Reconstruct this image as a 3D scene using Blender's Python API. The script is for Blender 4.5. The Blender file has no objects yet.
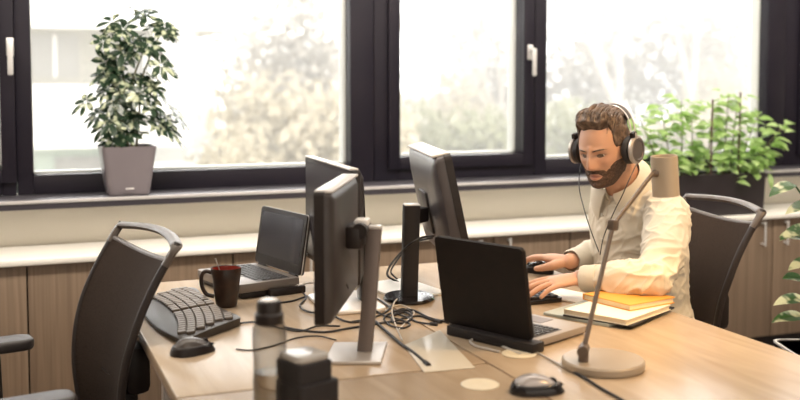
import bpy, bmesh, math, random
from mathutils import Vector as V, Matrix, noise, Quaternion
C = bpy.context.scene.collection
PI = math.pi
rnd = random.Random(7)

# ------------------------------------------------------------------ camera numbers (also used to place measured points)
F = 1017.0; CAMH = 1.38; YAW = math.radians(21.4); PIT = math.atan(65/1017)
fw = V((math.sin(YAW)*math.cos(PIT), math.cos(YAW)*math.cos(PIT), -math.sin(PIT)))
rt = V((math.cos(YAW), -math.sin(YAW), 0))
upv = rt.cross(fw)
def ray(x, y): return fw + rt*((x-400)/F) - upv*((y-144)/F)
def onz(x, y, z=.74):
    d = ray(x, y); t = (z-CAMH)/d.z; return V((d.x*t, d.y*t, z))
def atd(x, y, d): return V((0, 0, CAMH)) + ray(x, y)*d
def atY(x, y, Y):
    d = ray(x, y); return V((0, 0, CAMH)) + d*(Y/d.y)

# ------------------------------------------------------------------ materials
MATS = {}
def mat(name, col, rough=.5, metal=0., spec=.5, emit=None, es=0., trans=0., ior=1.45, coat=0.):
    if name in MATS: return MATS[name]
    m = bpy.data.materials.new(name); m.use_nodes = True
    b = m.node_tree.nodes['Principled BSDF']
    b.inputs['Base Color'].default_value = (*col, 1)
    b.inputs['Roughness'].default_value = rough; b.inputs['Metallic'].default_value = metal
    b.inputs['Specular IOR Level'].default_value = spec
    b.inputs['Transmission Weight'].default_value = trans; b.inputs['IOR'].default_value = ior
    b.inputs['Coat Weight'].default_value = coat
    if emit: b.inputs['Emission Color'].default_value = (*emit, 1); b.inputs['Emission Strength'].default_value = es
    MATS[name] = m; return m
def N(m, t, **k):
    n = m.node_tree.nodes.new(t)
    for a, v in k.items(): setattr(n, a, v)
    return n
def noisy(name, c1, c2, scale=(5, 5, 5), rough=.5, detail=4, bump=0., bscale=60, lo=.35, hi=.65, dist=0., spec=.5, metal=0.):
    """base colour between c1 and c2 by stretched noise in object space, optional bump"""
    m = mat(name, c1, rough, metal, spec); nt = m.node_tree; L = nt.links; b = nt.nodes['Principled BSDF']
    tc = N(m, 'ShaderNodeTexCoord'); mp = N(m, 'ShaderNodeMapping'); mp.inputs['Scale'].default_value = scale
    no = N(m, 'ShaderNodeTexNoise'); no.inputs['Scale'].default_value = 1; no.inputs['Detail'].default_value = detail; no.inputs['Distortion'].default_value = dist
    rp = N(m, 'ShaderNodeValToRGB'); rp.color_ramp.elements[0].color = (*c1, 1); rp.color_ramp.elements[1].color = (*c2, 1)
    rp.color_ramp.elements[0].position = lo; rp.color_ramp.elements[1].position = hi
    L.new(tc.outputs['Object'], mp.inputs[0]); L.new(mp.outputs[0], no.inputs['Vector']); L.new(no.outputs['Fac'], rp.inputs[0]); L.new(rp.outputs[0], b.inputs['Base Color'])
    if bump:
        n2 = N(m, 'ShaderNodeTexNoise'); n2.inputs['Scale'].default_value = bscale; n2.inputs['Detail'].default_value = 3
        bp = N(m, 'ShaderNodeBump'); bp.inputs['Strength'].default_value = bump; bp.inputs['Distance'].default_value = .002
        L.new(tc.outputs['Object'], n2.inputs['Vector']); L.new(n2.outputs['Fac'], bp.inputs['Height']); L.new(bp.outputs[0], b.inputs['Normal'])
    return m
desk_wood = noisy('pale_desk_wood', (.41, .305, .205), (.50, .385, .27), (14, 2.0, 14), .27, 5, dist=1.2)
desk_edge = mat('desk_edge', (.23, .15, .10), .5)
cab_wood = noisy('walnut_front', (.165, .114, .076), (.25, .180, .125), (70, 8, 1.6), .45, 6, dist=.8, lo=.3, hi=.72)
cream_top = noisy('cream_worktop', (.87, .84, .78), (.90, .87, .81), (3, 3, 3), .35)
wall_m = noisy('cream_wall_paint', (.80, .75, .645), (.83, .78, .675), (2, 2, 2), .6, bump=.05)
room_m = noisy('white_room_paint', (.74, .70, .64), (.78, .74, .68), (2, 2, 2), .8)
ceil_m = mat('ceiling_paint', (.82, .80, .77), .9)
floor_m = noisy('grey_carpet', (.17, .14, .12), (.23, .19, .165), (60, 60, 60), .95, bump=.4, bscale=300)
frame_m = noisy('dark_window_lacquer', (.012, .010, .017), (.016, .013, .020), (4, 4, 4), .38, spec=.35)
reveal_m = mat('light_glazing_bead', (.62, .64, .62), .4)
sill_m = mat('grey_sill_metal', (.10, .095, .11), .35, .2)
sill_lip = mat('silver_sill_lip', (.62, .60, .60), .3, .4)
sill_dark = mat('dark_sill_edge', (.045, .04, .05), .35)
handle_m = mat('satin_handle', (.60, .59, .58), .35, .3)
blackp = noisy('black_plastic', (.014, .009, .008), (.020, .014, .012), (30, 30, 30), .38, spec=.4)
blackmat = mat('matt_black_plastic', (.016, .012, .012), .65)
blackgl = mat('glossy_black', (.012, .010, .011), .15)
greyp = noisy('grey_plastic', (.036, .029, .028), (.044, .036, .034), (20, 20, 20), .42)
silver = mat('brushed_silver', (.62, .58, .55), .32, .6)
silverp = mat('silver_plastic', (.74, .71, .69), .3, .15)
screen_m = mat('dark_screen', (.030, .027, .034), .22)
white_p = mat('white_paper', (.86, .84, .80), .7)
cable_b = mat('black_cable', (.015, .012, .012), .5)
cable_w = mat('grey_cable', (.55, .50, .45), .5)

# ------------------------------------------------------------------ mesh helpers
def finish(bm, name, m, parent=None, smooth=35, loc=None):
    me = bpy.data.meshes.new(name)
    bmesh.ops.recalc_face_normals(bm, faces=bm.faces[:])
    bm.to_mesh(me); bm.free()
    o = bpy.data.objects.new(name, me); C.objects.link(o)
    for mm in (m if isinstance(m, (list, tuple)) else [m]): me.materials.append(mm)
    if smooth:
        for p in me.polygons: p.use_smooth = True
        me.set_sharp_from_angle(angle=math.radians(smooth))
    if parent: o.parent = parent
    if loc is not None: o.location = loc
    return o
def M4(loc=(0, 0, 0), rot=(0, 0, 0)):
    return Matrix.Translation(loc) @ Matrix.Rotation(rot[2], 4, 'Z') @ Matrix.Rotation(rot[1], 4, 'Y') @ Matrix.Rotation(rot[0], 4, 'X')
def box(bm, c, s, rot=(0, 0, 0), bev=0., seg=2, mi=0, M=None):
    """box centred c, size s"""
    t = bmesh.new(); bmesh.ops.create_cube(t, size=1)
    for v in t.verts: v.co = V((v.co.x*s[0], v.co.y*s[1], v.co.z*s[2]))
    if bev: bmesh.ops.bevel(t, geom=t.edges[:]+t.verts[:], offset=bev, segments=seg, profile=.5, affect='EDGES')
    T = M4(c, rot)
    if M is not None: T = M @ T
    merge(bm, t, T, mi)
def merge(bm, t, T=None, mi=0):
    vm = {}
    for v in t.verts: vm[v] = bm.verts.new(T @ v.co if T is not None else v.co)
    for f in t.faces:
        try: nf = bm.faces.new([vm[v] for v in f.verts]); nf.material_index = mi or f.material_index
        except ValueError: pass
    t.free()
def prism(bm, pts, z0, z1, bev=0., seg=2, M=None, mi=0):
    t = bmesh.new(); vs = [t.verts.new((p[0], p[1], z0)) for p in pts]; f = t.faces.new(vs)
    r = bmesh.ops.extrude_face_region(t, geom=[f])
    for v in r['geom']:
        if isinstance(v, bmesh.types.BMVert): v.co.z = z1
    if bev:
        es = [e for e in t.edges if abs(e.verts[0].co.z-e.verts[1].co.z) < 1e-6]
        bmesh.ops.bevel(t, geom=es, offset=bev, segments=seg, profile=.5, affect='EDGES')
    merge(bm, t, M, mi)
def rrect(w, h, r, n=5, cx=0, cy=0):
    pts = []
    for (sx, sy, a0) in ((1, 1, 0), (-1, 1, 90), (-1, -1, 180), (1, -1, 270)):
        for i in range(n+1):
            a = math.radians(a0+90*i/n); pts.append((cx+sx*(w/2-r)+r*math.cos(a), cy+sy*(h/2-r)+r*math.sin(a)))
    return pts
def frames(path):
    T = [(path[min(i+1, len(path)-1)]-path[max(i-1, 0)]).normalized() for i in range(len(path))]
    a = V((0, 0, 1)) if abs(T[0].z) < .9 else V((1, 0, 0))
    u = (a - T[0]*a.dot(T[0])).normalized(); U = [u]
    for i in range(1, len(T)):
        u = U[-1] - T[i]*U[-1].dot(T[i])
        U.append(u.normalized() if u.length > 1e-6 else U[-1])
    return T, U
def spline(pts, n=8):
    pts = [V(p) for p in pts]
    if len(pts) < 3: return pts
    P = [pts[0]*2-pts[1]]+pts+[pts[-1]*2-pts[-2]]; out = []
    for i in range(1, len(P)-2):
        for k in range(n):
            t = k/n; a, b, c, d = P[i-1], P[i], P[i+1], P[i+2]
            out.append(.5*((2*b)+(c-a)*t+(2*a-5*b+4*c-d)*t*t+(-a+3*b-3*c+d)*t**3))
    out.append(pts[-1]); return out
def tube(bm, path, r, seg=10, flat=1., cap=True, mi=0, updir=None):
    """r: number or list; flat: height ratio"""
    path = [V(p) for p in path]; n = len(path)
    R = r if isinstance(r, (list, tuple)) else [r]*n
    if len(R) != n: R = [R[0]+(R[-1]-R[0])*i/(n-1) for i in range(n)] if len(R) == 2 else [R[min(int(i*(len(R)-1)/(n-1)+.5), len(R)-1)] for i in range(n)]
    T, U = frames(path); rings = []
    for i in range(n):
        u = U[i]
        if updir is not None:
            u = (V(updir)-T[i]*V(updir).dot(T[i])).normalized()
        w = T[i].cross(u)
        rings.append([bm.verts.new(path[i]+w*(R[i]*math.cos(2*PI*k/seg))+u*(R[i]*flat*math.sin(2*PI*k/seg))) for k in range(seg)])
    for i in range(n-1):
        for k in range(seg):
            f = bm.faces.new((rings[i][k], rings[i][(k+1) % seg], rings[i+1][(k+1) % seg], rings[i+1][k])); f.material_index = mi
    if cap:
        f = bm.faces.new(rings[0]); f.material_index = mi; f = bm.faces.new(rings[-1]); f.material_index = mi
def limb(bm, path, R, seg=20, n=6, flat=1., updir=None):
    """closed tapered limb with rounded ends; R radii at path points"""
    path = [V(p) for p in path]
    pr = spline([V((p.x, p.y, p.z)) for p in path], n)
    rr = []
    for i in range(len(path)-1):
        for k in range(n):
            t = k/n; t = t*t*(3-2*t); rr.append(R[i]+(R[i+1]-R[i])*t)
    rr.append(R[-1])
    d0 = (pr[0]-pr[1]).normalized(); d1 = (pr[-1]-pr[-2]).normalized()
    for a in (.5, .8, .97):
        pr = [path[0]+d0*(R[0]*a)]+pr if False else pr
    head = [path[0]+d0*(R[0]*a*.9) for a in (.97, .8, .5)]; hr = [R[0]*math.sqrt(1-a*a) for a in (.97, .8, .5)]
    tail = [path[-1]+d1*(R[-1]*a*.9) for a in (.5, .8, .97)]; tr = [R[-1]*math.sqrt(1-a*a) for a in (.5, .8, .97)]
    tube(bm, head+pr+tail, hr+rr+tr, seg, flat, updir=updir)
def lathe(bm, prof, seg=40, M=None, mi=0, sx=1., sy=1.):
    """prof: list of (r,z); open profile is spun; ends on the axis close themselves"""
    t = bmesh.new(); rings = []
    for r, z in prof:
        if r < 1e-5: rings.append([t.verts.new((0, 0, z))])
        else: rings.append([t.verts.new((r*sx*math.cos(2*PI*k/seg), r*sy*math.sin(2*PI*k/seg), z)) for k in range(seg)])
    for a, b in zip(rings, rings[1:]):
        for k in range(seg):
            k2 = (k+1) % seg
            if len(a) == 1 and len(b) == 1: continue
            if len(a) == 1: t.faces.new((a[0], b[k2], b[k]))
            elif len(b) == 1: t.faces.new((a[k], a[k2], b[0]))
            else: t.faces.new((a[k], a[k2], b[k2], b[k]))
    merge(bm, t, M, mi)
def loft(bm, secs, mi=0, M=None):
    """secs: list of closed point loops (same count), capped"""
    t = bmesh.new(); R = [[t.verts.new(p) for p in s] for s in secs]; n = len(R[0])
    for a, b in zip(R, R[1:]):
        for k in range(n): t.faces.new((a[k], a[(k+1) % n], b[(k+1) % n], b[k]))
    t.faces.new(R[0]); t.faces.new(R[-1]); merge(bm, t, M, mi)
def patch(bm, g, mi=0, thick=0.):
    """grid of points; thickness gives a solid shell"""
    nu, nv = len(g), len(g[0]); A = [[bm.verts.new(p) for p in r] for r in g]
    for i in range(nu-1):
        for j in range(nv-1):
            f = bm.faces.new((A[i][j], A[i+1][j], A[i+1][j+1], A[i][j+1])); f.material_index = mi
    if thick:
        Nn = [[None]*nv for _ in range(nu)]
        for i in range(nu):
            for j in range(nv):
                a = V(g[min(i+1, nu-1)][j])-V(g[max(i-1, 0)][j]); b = V(g[i][min(j+1, nv-1)])-V(g[i][max(j-1, 0)])
                Nn[i][j] = a.cross(b).normalized()
        B = [[bm.verts.new(V(g[i][j])-Nn[i][j]*thick) for j in range(nv)] for i in range(nu)]
        for i in range(nu-1):
            for j in range(nv-1):
                f = bm.faces.new((B[i][j], B[i][j+1], B[i+1][j+1], B[i+1][j])); f.material_index = mi
        for i in range(nu-1):
            for j in (0, nv-1):
                f = bm.faces.new((A[i][j], A[i+1][j], B[i+1][j], B[i][j])); f.material_index = mi
        for j in range(nv-1):
            for i in (0, nu-1):
                f = bm.faces.new((A[i][j], A[i][j+1], B[i][j+1], B[i][j])); f.material_index = mi
def thing(name, label, cat, loc=(0, 0, 0), rz=0., group=None):
    o = bpy.data.objects.new(name, None); C.objects.link(o); o.location = loc; o.rotation_euler = (0, 0, rz)
    o.empty_display_size = .05
    o['label'] = label; o['category'] = cat
    if group: o['group'] = group
    return o
def tag(o, label, cat, group=None):
    o['label'] = label; o['category'] = cat
    if group: o['group'] = group
    return o
def struct(name, bm, m, smooth=30, parent=None):
    o = finish(bm, name, m, parent, smooth)
    if not parent: o['kind'] = 'structure'
    return o
def one(name, m, fn, parent=None, smooth=35):
    bm = bmesh.new(); fn(bm); return finish(bm, name, m, parent, smooth)
def bx(name, m, c, s, parent=None, bev=0., rot=(0, 0, 0), smooth=35):
    return one(name, m, lambda b: box(b, c, s, rot, bev), parent, smooth)
def put(o, M):
    """thing whose parts were made in local space: place it by a full matrix"""
    o.matrix_world = M
def basis(origin, x, y, z):
    return Matrix((( x[0], y[0], z[0], origin[0]), (x[1], y[1], z[1], origin[1]), (x[2], y[2], z[2], origin[2]), (0, 0, 0, 1)))

# ================================================================== ROOM
WX0, WX1, WY0, WYF, WYB = -2.6, 6.4, -2.2, 4.40, 4.72     # back wall: inner face 4.40 below sill, outer 4.72
ZT = 2.75; ZS = .90; ZW = 2.42
one('floor', floor_m, lambda b: box(b, ((WX0+WX1)/2, 1.25, -.05), (9.2, 7.2, .1)))['kind'] = 'structure'
one('ceiling', ceil_m, lambda b: box(b, ((WX0+WX1)/2, 1.25, ZT+.05), (9.2, 7.2, .1)))['kind'] = 'structure'
one('wall_left', room_m, lambda b: box(b, (WX0-.05, 1.25, ZT/2), (.1, 7.2, ZT)))['kind'] = 'structure'
one('wall_right', room_m, lambda b: box(b, (WX1+.05, 1.25, ZT/2), (.1, 7.2, ZT)))['kind'] = 'structure'
one('wall_front', room_m, lambda b: box(b, ((WX0+WX1)/2, WY0-.05, ZT/2), (9.2, .1, ZT)))['kind'] = 'structure'
WA, WB = -1.62, 5.95
def _wb(b):
    box(b, ((WX0+WX1)/2, (WYF+WYB)/2, ZS/2-.01), (WX1-WX0, WYB-WYF, ZS-.02))
    box(b, ((WX0+WX1)/2, (4.45+WYB)/2, (ZW+ZT)/2), (WX1-WX0, WYB-4.45, ZT-ZW))
    box(b, ((WX0+WA)/2, (4.45+WYB)/2, (ZS+ZW)/2-.005), (WA-WX0, WYB-4.45, ZW-ZS+.03))
    box(b, ((WX1+WB)/2, (4.45+WYB)/2, (ZS+ZW)/2-.005), (WX1-WB, WYB-4.45, ZW-ZS+.03))
one('wall_back', wall_m, _wb)['kind'] = 'structure'
# sill: metal ledge with a dark front edge
def _sill(b):
    box(b, ((WA+WB)/2, 4.375, .897), (WB-WA, .215, .008), bev=.002, mi=0)
    box(b, ((WA+WB)/2, 4.30, .8735), (WB-WA, .062, .024), bev=.001, mi=1)
    box(b, ((WA+WB)/2, 4.268, .8925), (WB-WA, .012, .014), bev=.002, mi=2)
struct('trim_1', (lambda b: (_sill(b), b)[1])(bmesh.new()), [sill_m, sill_dark, sill_lip])

glass_m = bpy.data.materials.new('window_glass'); glass_m.use_nodes = True
_nt = glass_m.node_tree; _nt.nodes.clear()
_o = _nt.nodes.new('ShaderNodeOutputMaterial'); _mx = _nt.nodes.new('ShaderNodeMixShader'); _t = _nt.nodes.new('ShaderNodeBsdfTransparent'); _g = _nt.nodes.new('ShaderNodeBsdfGlossy')
_g.inputs['Roughness'].default_value = .02; _fr = _nt.nodes.new('ShaderNodeFresnel'); _fr.inputs['IOR'].default_value = 1.25
_nt.links.new(_fr.outputs[0], _mx.inputs[0]); _nt.links.new(_t.outputs[0], _mx.inputs[1]); _nt.links.new(_g.outputs[0], _mx.inputs[2]); _nt.links.new(_mx.outputs[0], _o.inputs[0])

def window(n, o0, o1, g0, g1, zb, sash=None):
    """outer x o0..o1, glass x g0..g1, glass bottom zb; handle at x=sash"""
    zt = 2.34; zo = .901
    root = bpy.data.objects.new('window_%d' % n, None); C.objects.link(root); root.location = ((o0+o1)/2, 4.5, zo); root['kind'] = 'structure'
    ox = (o0+o1)/2
    def fr(b):
        y0, y1 = 4.455, 4.60
        for (a, c, e, f) in ((o0, g0, zo, ZW), (g1, o1, zo, ZW), (g0, g1, zo, zb), (g0, g1, zt, ZW)):
            box(b, ((a+c)/2-ox, (y0+y1)/2-4.5, (e+f)/2-zo), (c-a, y1-y0, f-e), bev=.004)
        if sash:   # raised sash frame in front of the fixed frame
            w = .058
            for (a, c, e, f) in ((g0-w, g0, zb-w*1.0, zt+w), (g1, g1+w, zb-w, zt+w), (g0, g1, zb-w, zb), (g0, g1, zt, zt+w)):
                box(b, ((a+c)/2-ox, 4.447-4.5, (e+f)/2-zo), (c-a, .022, f-e), bev=.004)
    one('window_frame', frame_m, fr, root)
    def bead(b):
        t = .012
        for (a, c, e, f) in ((g1-t, g1+.002, zb, zt), (g0-.002, g0+t*.4, zb, zt), (g0, g1, zb-.002, zb+t*.7), (g0, g1, zt-t, zt)):
            box(b, ((a+c)/2-ox, 4.555-4.5, (e+f)/2-zo), (c-a, .06, f-e))
    one('glazing_bead', reveal_m, bead, root)
    one('pane', glass_m, lambda b: box(b, ((g0+g1)/2-ox, .070, (zb+zt)/2-zo), (g1-g0, .006, zt-zb)), root)
    if sash:
        def hd(b):
            box(b, (sash-ox, 4.432-4.5, 1.510-zo), (.030, .012, .075), bev=.005)
            tube(b, [(sash-ox, 4.43-4.5, 1.520-zo), (sash-ox, 4.392-4.5, 1.520-zo)], .010, 14)
            box(b, (sash-ox, 4.388-4.5, 1.462-zo), (.022, .014, .135), bev=.006)
        one('window_handle', handle_m, hd, root)
window(1, -1.60, .052, -1.45, -.005, 1.013, .038)
window(2, .054, 1.615, .118, 1.500, .983)
window(3, 1.617, 2.462, 1.741, 2.392, 1.014, 2.424)
window(4, 2.464, 4.028, 2.530, 3.905, .982)
window(5, 4.030, 5.93, 4.172, 5.80, 1.016, 5.86)

# ================================================================== CABINETS
CY = 4.08; DW = .395
units = [(-1.504+2*DW*k) for k in range(8)]          # unit k starts here
names = ['leftmost walnut cabinet unit, behind the left office chair armrests', 'walnut cabinet unit under the potted umbrella plant, behind the left chair back',
         'walnut cabinet unit behind the left open laptop and the mug', 'walnut cabinet unit with two handles above the black laptop lid',
         'walnut cabinet unit directly behind the seated man', 'walnut cabinet unit below the long black planter',
         'rightmost walnut cabinet unit with two handles beside the variegated plant']
units = [-1.504+2*DW*k for k in range(8)]
uu = [u for u in units if u < 4.6]
cab_labels = {-.714-.79: 'walnut cabinet unit at the far left, cut by the picture edge'}
ulist = []
x0 = -.714
labs = ['walnut cabinet unit at the far left edge, behind the chair armrests',
        'walnut cabinet unit below the left potted plant, behind the mesh chair back',
        'walnut cabinet unit behind the open left laptop and the monitors',
        'walnut cabinet unit with two bar handles just above the black laptop lid',
        'walnut cabinet unit hidden mostly behind the seated man and his chair',
        'walnut cabinet unit with two bar handles at the right, behind the variegated plant']
for k, lb in enumerate(labs):
    xa = x0+2*DW*k; xb = xa+2*DW; cx = (xa+xb)/2
    t = thing('cabinet', lb, 'cabinet', (cx, CY+.16, 0), 0, 'walnut cabinets under the window')
    def carc(b):
        box(b, (0, 0, .37), (2*DW-.002, .29, .60), bev=.001)
        box(b, (0, .01, .035), (2*DW-.01, .26, .07))
    one('carcass', blackmat, carc, t)
    for s in (-1, 1):
        d = one('door', cab_wood, lambda b: box(b, (s*DW/2, -.153, .372), (DW-.006, .018, .600), bev=.0015), t)
        def hh(b):
            hx = s*.072
            tube(b, [(hx, -.190, .540), (hx, -.190, .664)], .0055, 12)
            for z in (.550, .654): tube(b, [(hx, -.160, z), (hx, -.190, z)], .005, 10)
        one('handle', handle_m, hh, d)
wt = bx('cabinet_worktop', cream_top, (1.656+.79*.5-.4, 4.225, .6875), (5.9, .345, .025), bev=.006)
wt.location = (0, 0, 0); tag(wt, 'long cream worktop running along the top of the walnut cabinets', 'worktop')

# ================================================================== DESKS
def desk(label, xa, xb, ya, yb, inner):
    cx, cy = (xa+xb)/2, (ya+yb)/2
    t = thing('desk', label, 'desk', (cx, cy, 0), 0, 'pale wood bench desks')
    w, l = xb-xa, yb-ya
    def top(b): prism(b, rrect(w-.004, l-.004, .006, 2), .716, .740, .0015)
    o = one('desktop', [desk_wood], top, t)
    one('edge_band', desk_edge, lambda b: prism(b, rrect(w-.002, l-.002, .006, 2), .712, .7175), t)
    for sx in (-1, 1):
        for sy in (-1, 1):
            one('leg', silver, lambda b: box(b, (sx*(w/2-.14), sy*(l/2-.20), .356), (.05, .05, .712), bev=.004), t)
    one('cross_beam', silver, lambda b: [box(b, (sx*(w/2-.14), 0, .68), (.04, l-.42, .06), bev=.003) for sx in (-1, 1)], t)
desk('pale wood desk under the left laptop, mug and keyboard', .313, 1.010, 2.035, 3.235, 1)
desk('long pale wood desk on the right, in front of the man and under the lamp', 1.012, 1.714, .83, 3.235, -1)
desk('pale wood desk nearest the viewer on the left, under the water bottle', .313, 1.010, .83, 2.031, 1)
grom_m = mat('cream_grommet', (.70, .62, .47), .5)
for px, py, lb in ((480, 385, 'round cream desk grommet cover beside the large mouse'), (519, 354, 'round cream desk grommet cover behind the large mouse, under a cable')):
    p = onz(px, py)
    g = one('grommet_cover', grom_m, lambda b: lathe(b, [(0, 0), (.040, 0), (.0405, .0015), (.038, .003), (.012, .0032), (.010, .0022), (0, .0022)], 36))
    g.location = (p.x, p.y, .7402); tag(g, lb, 'grommet', 'cream desk grommets')
def _sheet(b):  # flat pale sheet between four corner points
    P = [onz(*q) for q in ((404, 346), (440, 331), (475, 368.5), (424, 373))]
    prism(b, [(p.x, p.y) for p in P], .7403, .7428, .0006)
tag(one('pale_sheet', mat('pale_sheet_surface', (.66, .60, .50), .22, 0, .6), _sheet), 'flat pale sleeve lying between the silver monitor base and black laptop', 'sheet')

# ================================================================== CHAIRS
mesh_m = bpy.data.materials.new('chair_mesh'); mesh_m.use_nodes = True
_b = mesh_m.node_tree.nodes['Principled BSDF']; _b.inputs['Base Color'].default_value = (.036, .024, .018, 1); _b.inputs['Roughness'].default_value = .9; _b.inputs['Specular IOR Level'].default_value = .15
_tc = N(mesh_m, 'ShaderNodeTexCoord'); _w = N(mesh_m, 'ShaderNodeTexNoise'); _w.inputs['Scale'].default_value = 380; _w.inputs['Detail'].default_value = 1
_mr = N(mesh_m, 'ShaderNodeMapRange'); _mr.inputs[1].default_value = .30; _mr.inputs[2].default_value = .50; _mr.inputs[3].default_value = .82; _mr.inputs[4].default_value = 1.
mesh_m.node_tree.links.new(_tc.outputs['Object'], _w.inputs['Vector']); mesh_m.node_tree.links.new(_w.outputs['Fac'], _mr.inputs[0]); mesh_m.node_tree.links.new(_mr.outputs[0], _b.inputs['Alpha'])
chair_frame = mat('chair_frame_grey', (.028, .021, .019), .5, .0, .3)
chair_rim = mat('chair_rim_grey', (.10, .08, .068), .35, .0)
seat_m = noisy('seat_fabric', (.035, .028, .027), (.05, .04, .038), (200, 200, 200), .9)
def make_chair(label, loc, rz, lean=0.):
    """local: faces +X, origin on the floor under the seat; back plane near x=-.22"""
    t = thing('office_chair', label, 'office chair', loc, rz, 'mesh-backed office chairs')
    W = .225
    def bk(v, u):      # v 0..1 bottom-top, u -1..1 -> point of back surface
        z = .44+.535*v
        x = -.205 + .035*math.sin(PI*v) - .02 - (.125+lean)*v**2.1
        x -= .030*(1-u*u)                        # wrap round the sitter
        w = W*(.80+.20*min(1, v*1.6)) if v < .6 else W*(.993-.04*(v-.6))
        return V((x, u*w, z))
    nv, nu = 24, 16
    # mesh panel to v=.90, handle opening above
    def panel(b): patch(b, [[bk(.02+.905*i/nv - .030*(1-(2*j/nu-1)**2)*(i/nv)**6, 2*j/nu-1) for j in range(nu+1)] for i in range(nv+1)], thick=.006)
    bp = one('backrest', mesh_m, panel, t)
    def fr(b):
        for s in (-1, 1): tube(b, [bk(i/24, s) for i in range(25)], [.013, .012], 10, flat=.8)
        tube(b, spline([bk(.02, -1+2*i/10) for i in range(11)], 2), .012, 10)
    one('back_frame', chair_frame, fr, t)
    def rim(b):
        top = [bk(.985+.02*(1-(-1+2*i/16)**2), -1+2*i/16) for i in range(17)]
        a = [bk(.90, -1), bk(.95, -1.01)]; c = [bk(.95, 1.01), bk(.90, 1)]
        tube(b, spline(a+top[:]+c, 3), .016, 12, flat=.62, updir=(0, 0, 1))
        tube(b, spline([bk(.925-.030*(1-(-1+2*i/12)**2), -1+2*i/12) for i in range(13)], 2), .008, 10)
    one('top_handle', chair_rim, rim, t)
    def seat(b):
        pts = rrect(.47, .48, .09, 6); 
        M = M4((.03, 0, 0))
        prism(b, pts, .425, .485, .022, 4, M)
    one('seat', seat_m, seat, t)
    def spine(b):
        loft(b, [[(x, y, z) for x, y in rrect(.05, w, .015, 3, cx, 0)] for cx, w, z in ((-.235, .10, .40), (-.262, .10, .47), (-.268, .12, .54), (-.255, .10, .62))])
        box(b, (-.15, 0, .405), (.22, .09, .035), bev=.01)
        box(b, (-.285, 0, .635), (.070, .22, .13), bev=.024)
        box(b, (-.275, 0, .52), (.05, .12, .16), bev=.015)
    one('back_support', blackp, spine, t)
    for s in (-1, 1):
        def arm(b):
            tube(b, spline([(-.02, s*.20, .415), (-.02, s*.285, .43), (-.015, s*.29, .52), (-.01, s*.285, .642)], 6), .017, 10)
        ar = one('armrest', blackp, arm, t)
        one('arm_pad', seat_m if False else greyp, lambda b: prism(b, rrect(.27, .09, .035, 5, .020+.02*(s+1), s*.29), .636, .668, .010, 3), ar)
    def col(b):
        tube(b, [(0, 0, .13), (0, 0, .42)], .028, 20); tube(b, [(0, 0, .09), (0, 0, .28)], .038, 20)
        box(b, (0, 0, .415), (.2, .16, .03), bev=.01)
    one('gas_column', blackp, col, t)
    def base(b):
        for k in range(5):
            a = 2*PI*k/5+.3; d = V((math.cos(a), math.sin(a), 0))
            tube(b, [V((0, 0, .12))+d*.02, V((0, 0, .10))+d*.16, V((0, 0, .075))+d*.30], [.030, .022, .014], 10)
    ba = one('star_base', blackp, base, t)
    for k in range(5):
        a = 2*PI*k/5+.3; c = V((.30*math.cos(a), .30*math.sin(a), .03))
        def cw(b):
            M = Matrix.Translation(c) @ Matrix.Rotation(a+1.2, 4, 'Z') @ Matrix.Rotation(PI/2, 4, 'X')
            for o in (-.014, .014):
                lathe(b, [(0, o-.009), (.026, o-.009), (.029, o-.005), (.029, o+.005), (.026, o+.009), (0, o+.009)], 20, M)
            tube(b, [c+V((0, 0, .005)), c+V((0, 0, .045))], .008, 8)
        one('caster', blackmat, cw, ba)
    return t
# left chair is turned away from its desk (faces -X); right chair faces the desk (-X)
make_chair('empty mesh office chair at the left, turned away from the desk', (.012, 2.665, 0), PI+.20)
make_chair('mesh office chair the man sits on, at the right', (1.868, 2.765, 0), PI-.12)
#END_PART1

# ================================================================== MONITORS
def rounded_panel(b, w, h, t, r=.012, z0=0, mi=0, M=None, bulge=0.):
    """panel in local: x width, z height, thickness along +y (back)"""
    secs = []
    for y, k in ((0, 1), (t*.5, 1), (t, .985)) + (((t+bulge*.6, .80), (t+bulge, .60)) if bulge else ()):
        secs.append([(p[0]*k, y, z0+h/2+p[1]*k) for p in rrect(w, h, r, 4)])
    loft(b, secs, mi, M)
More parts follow.
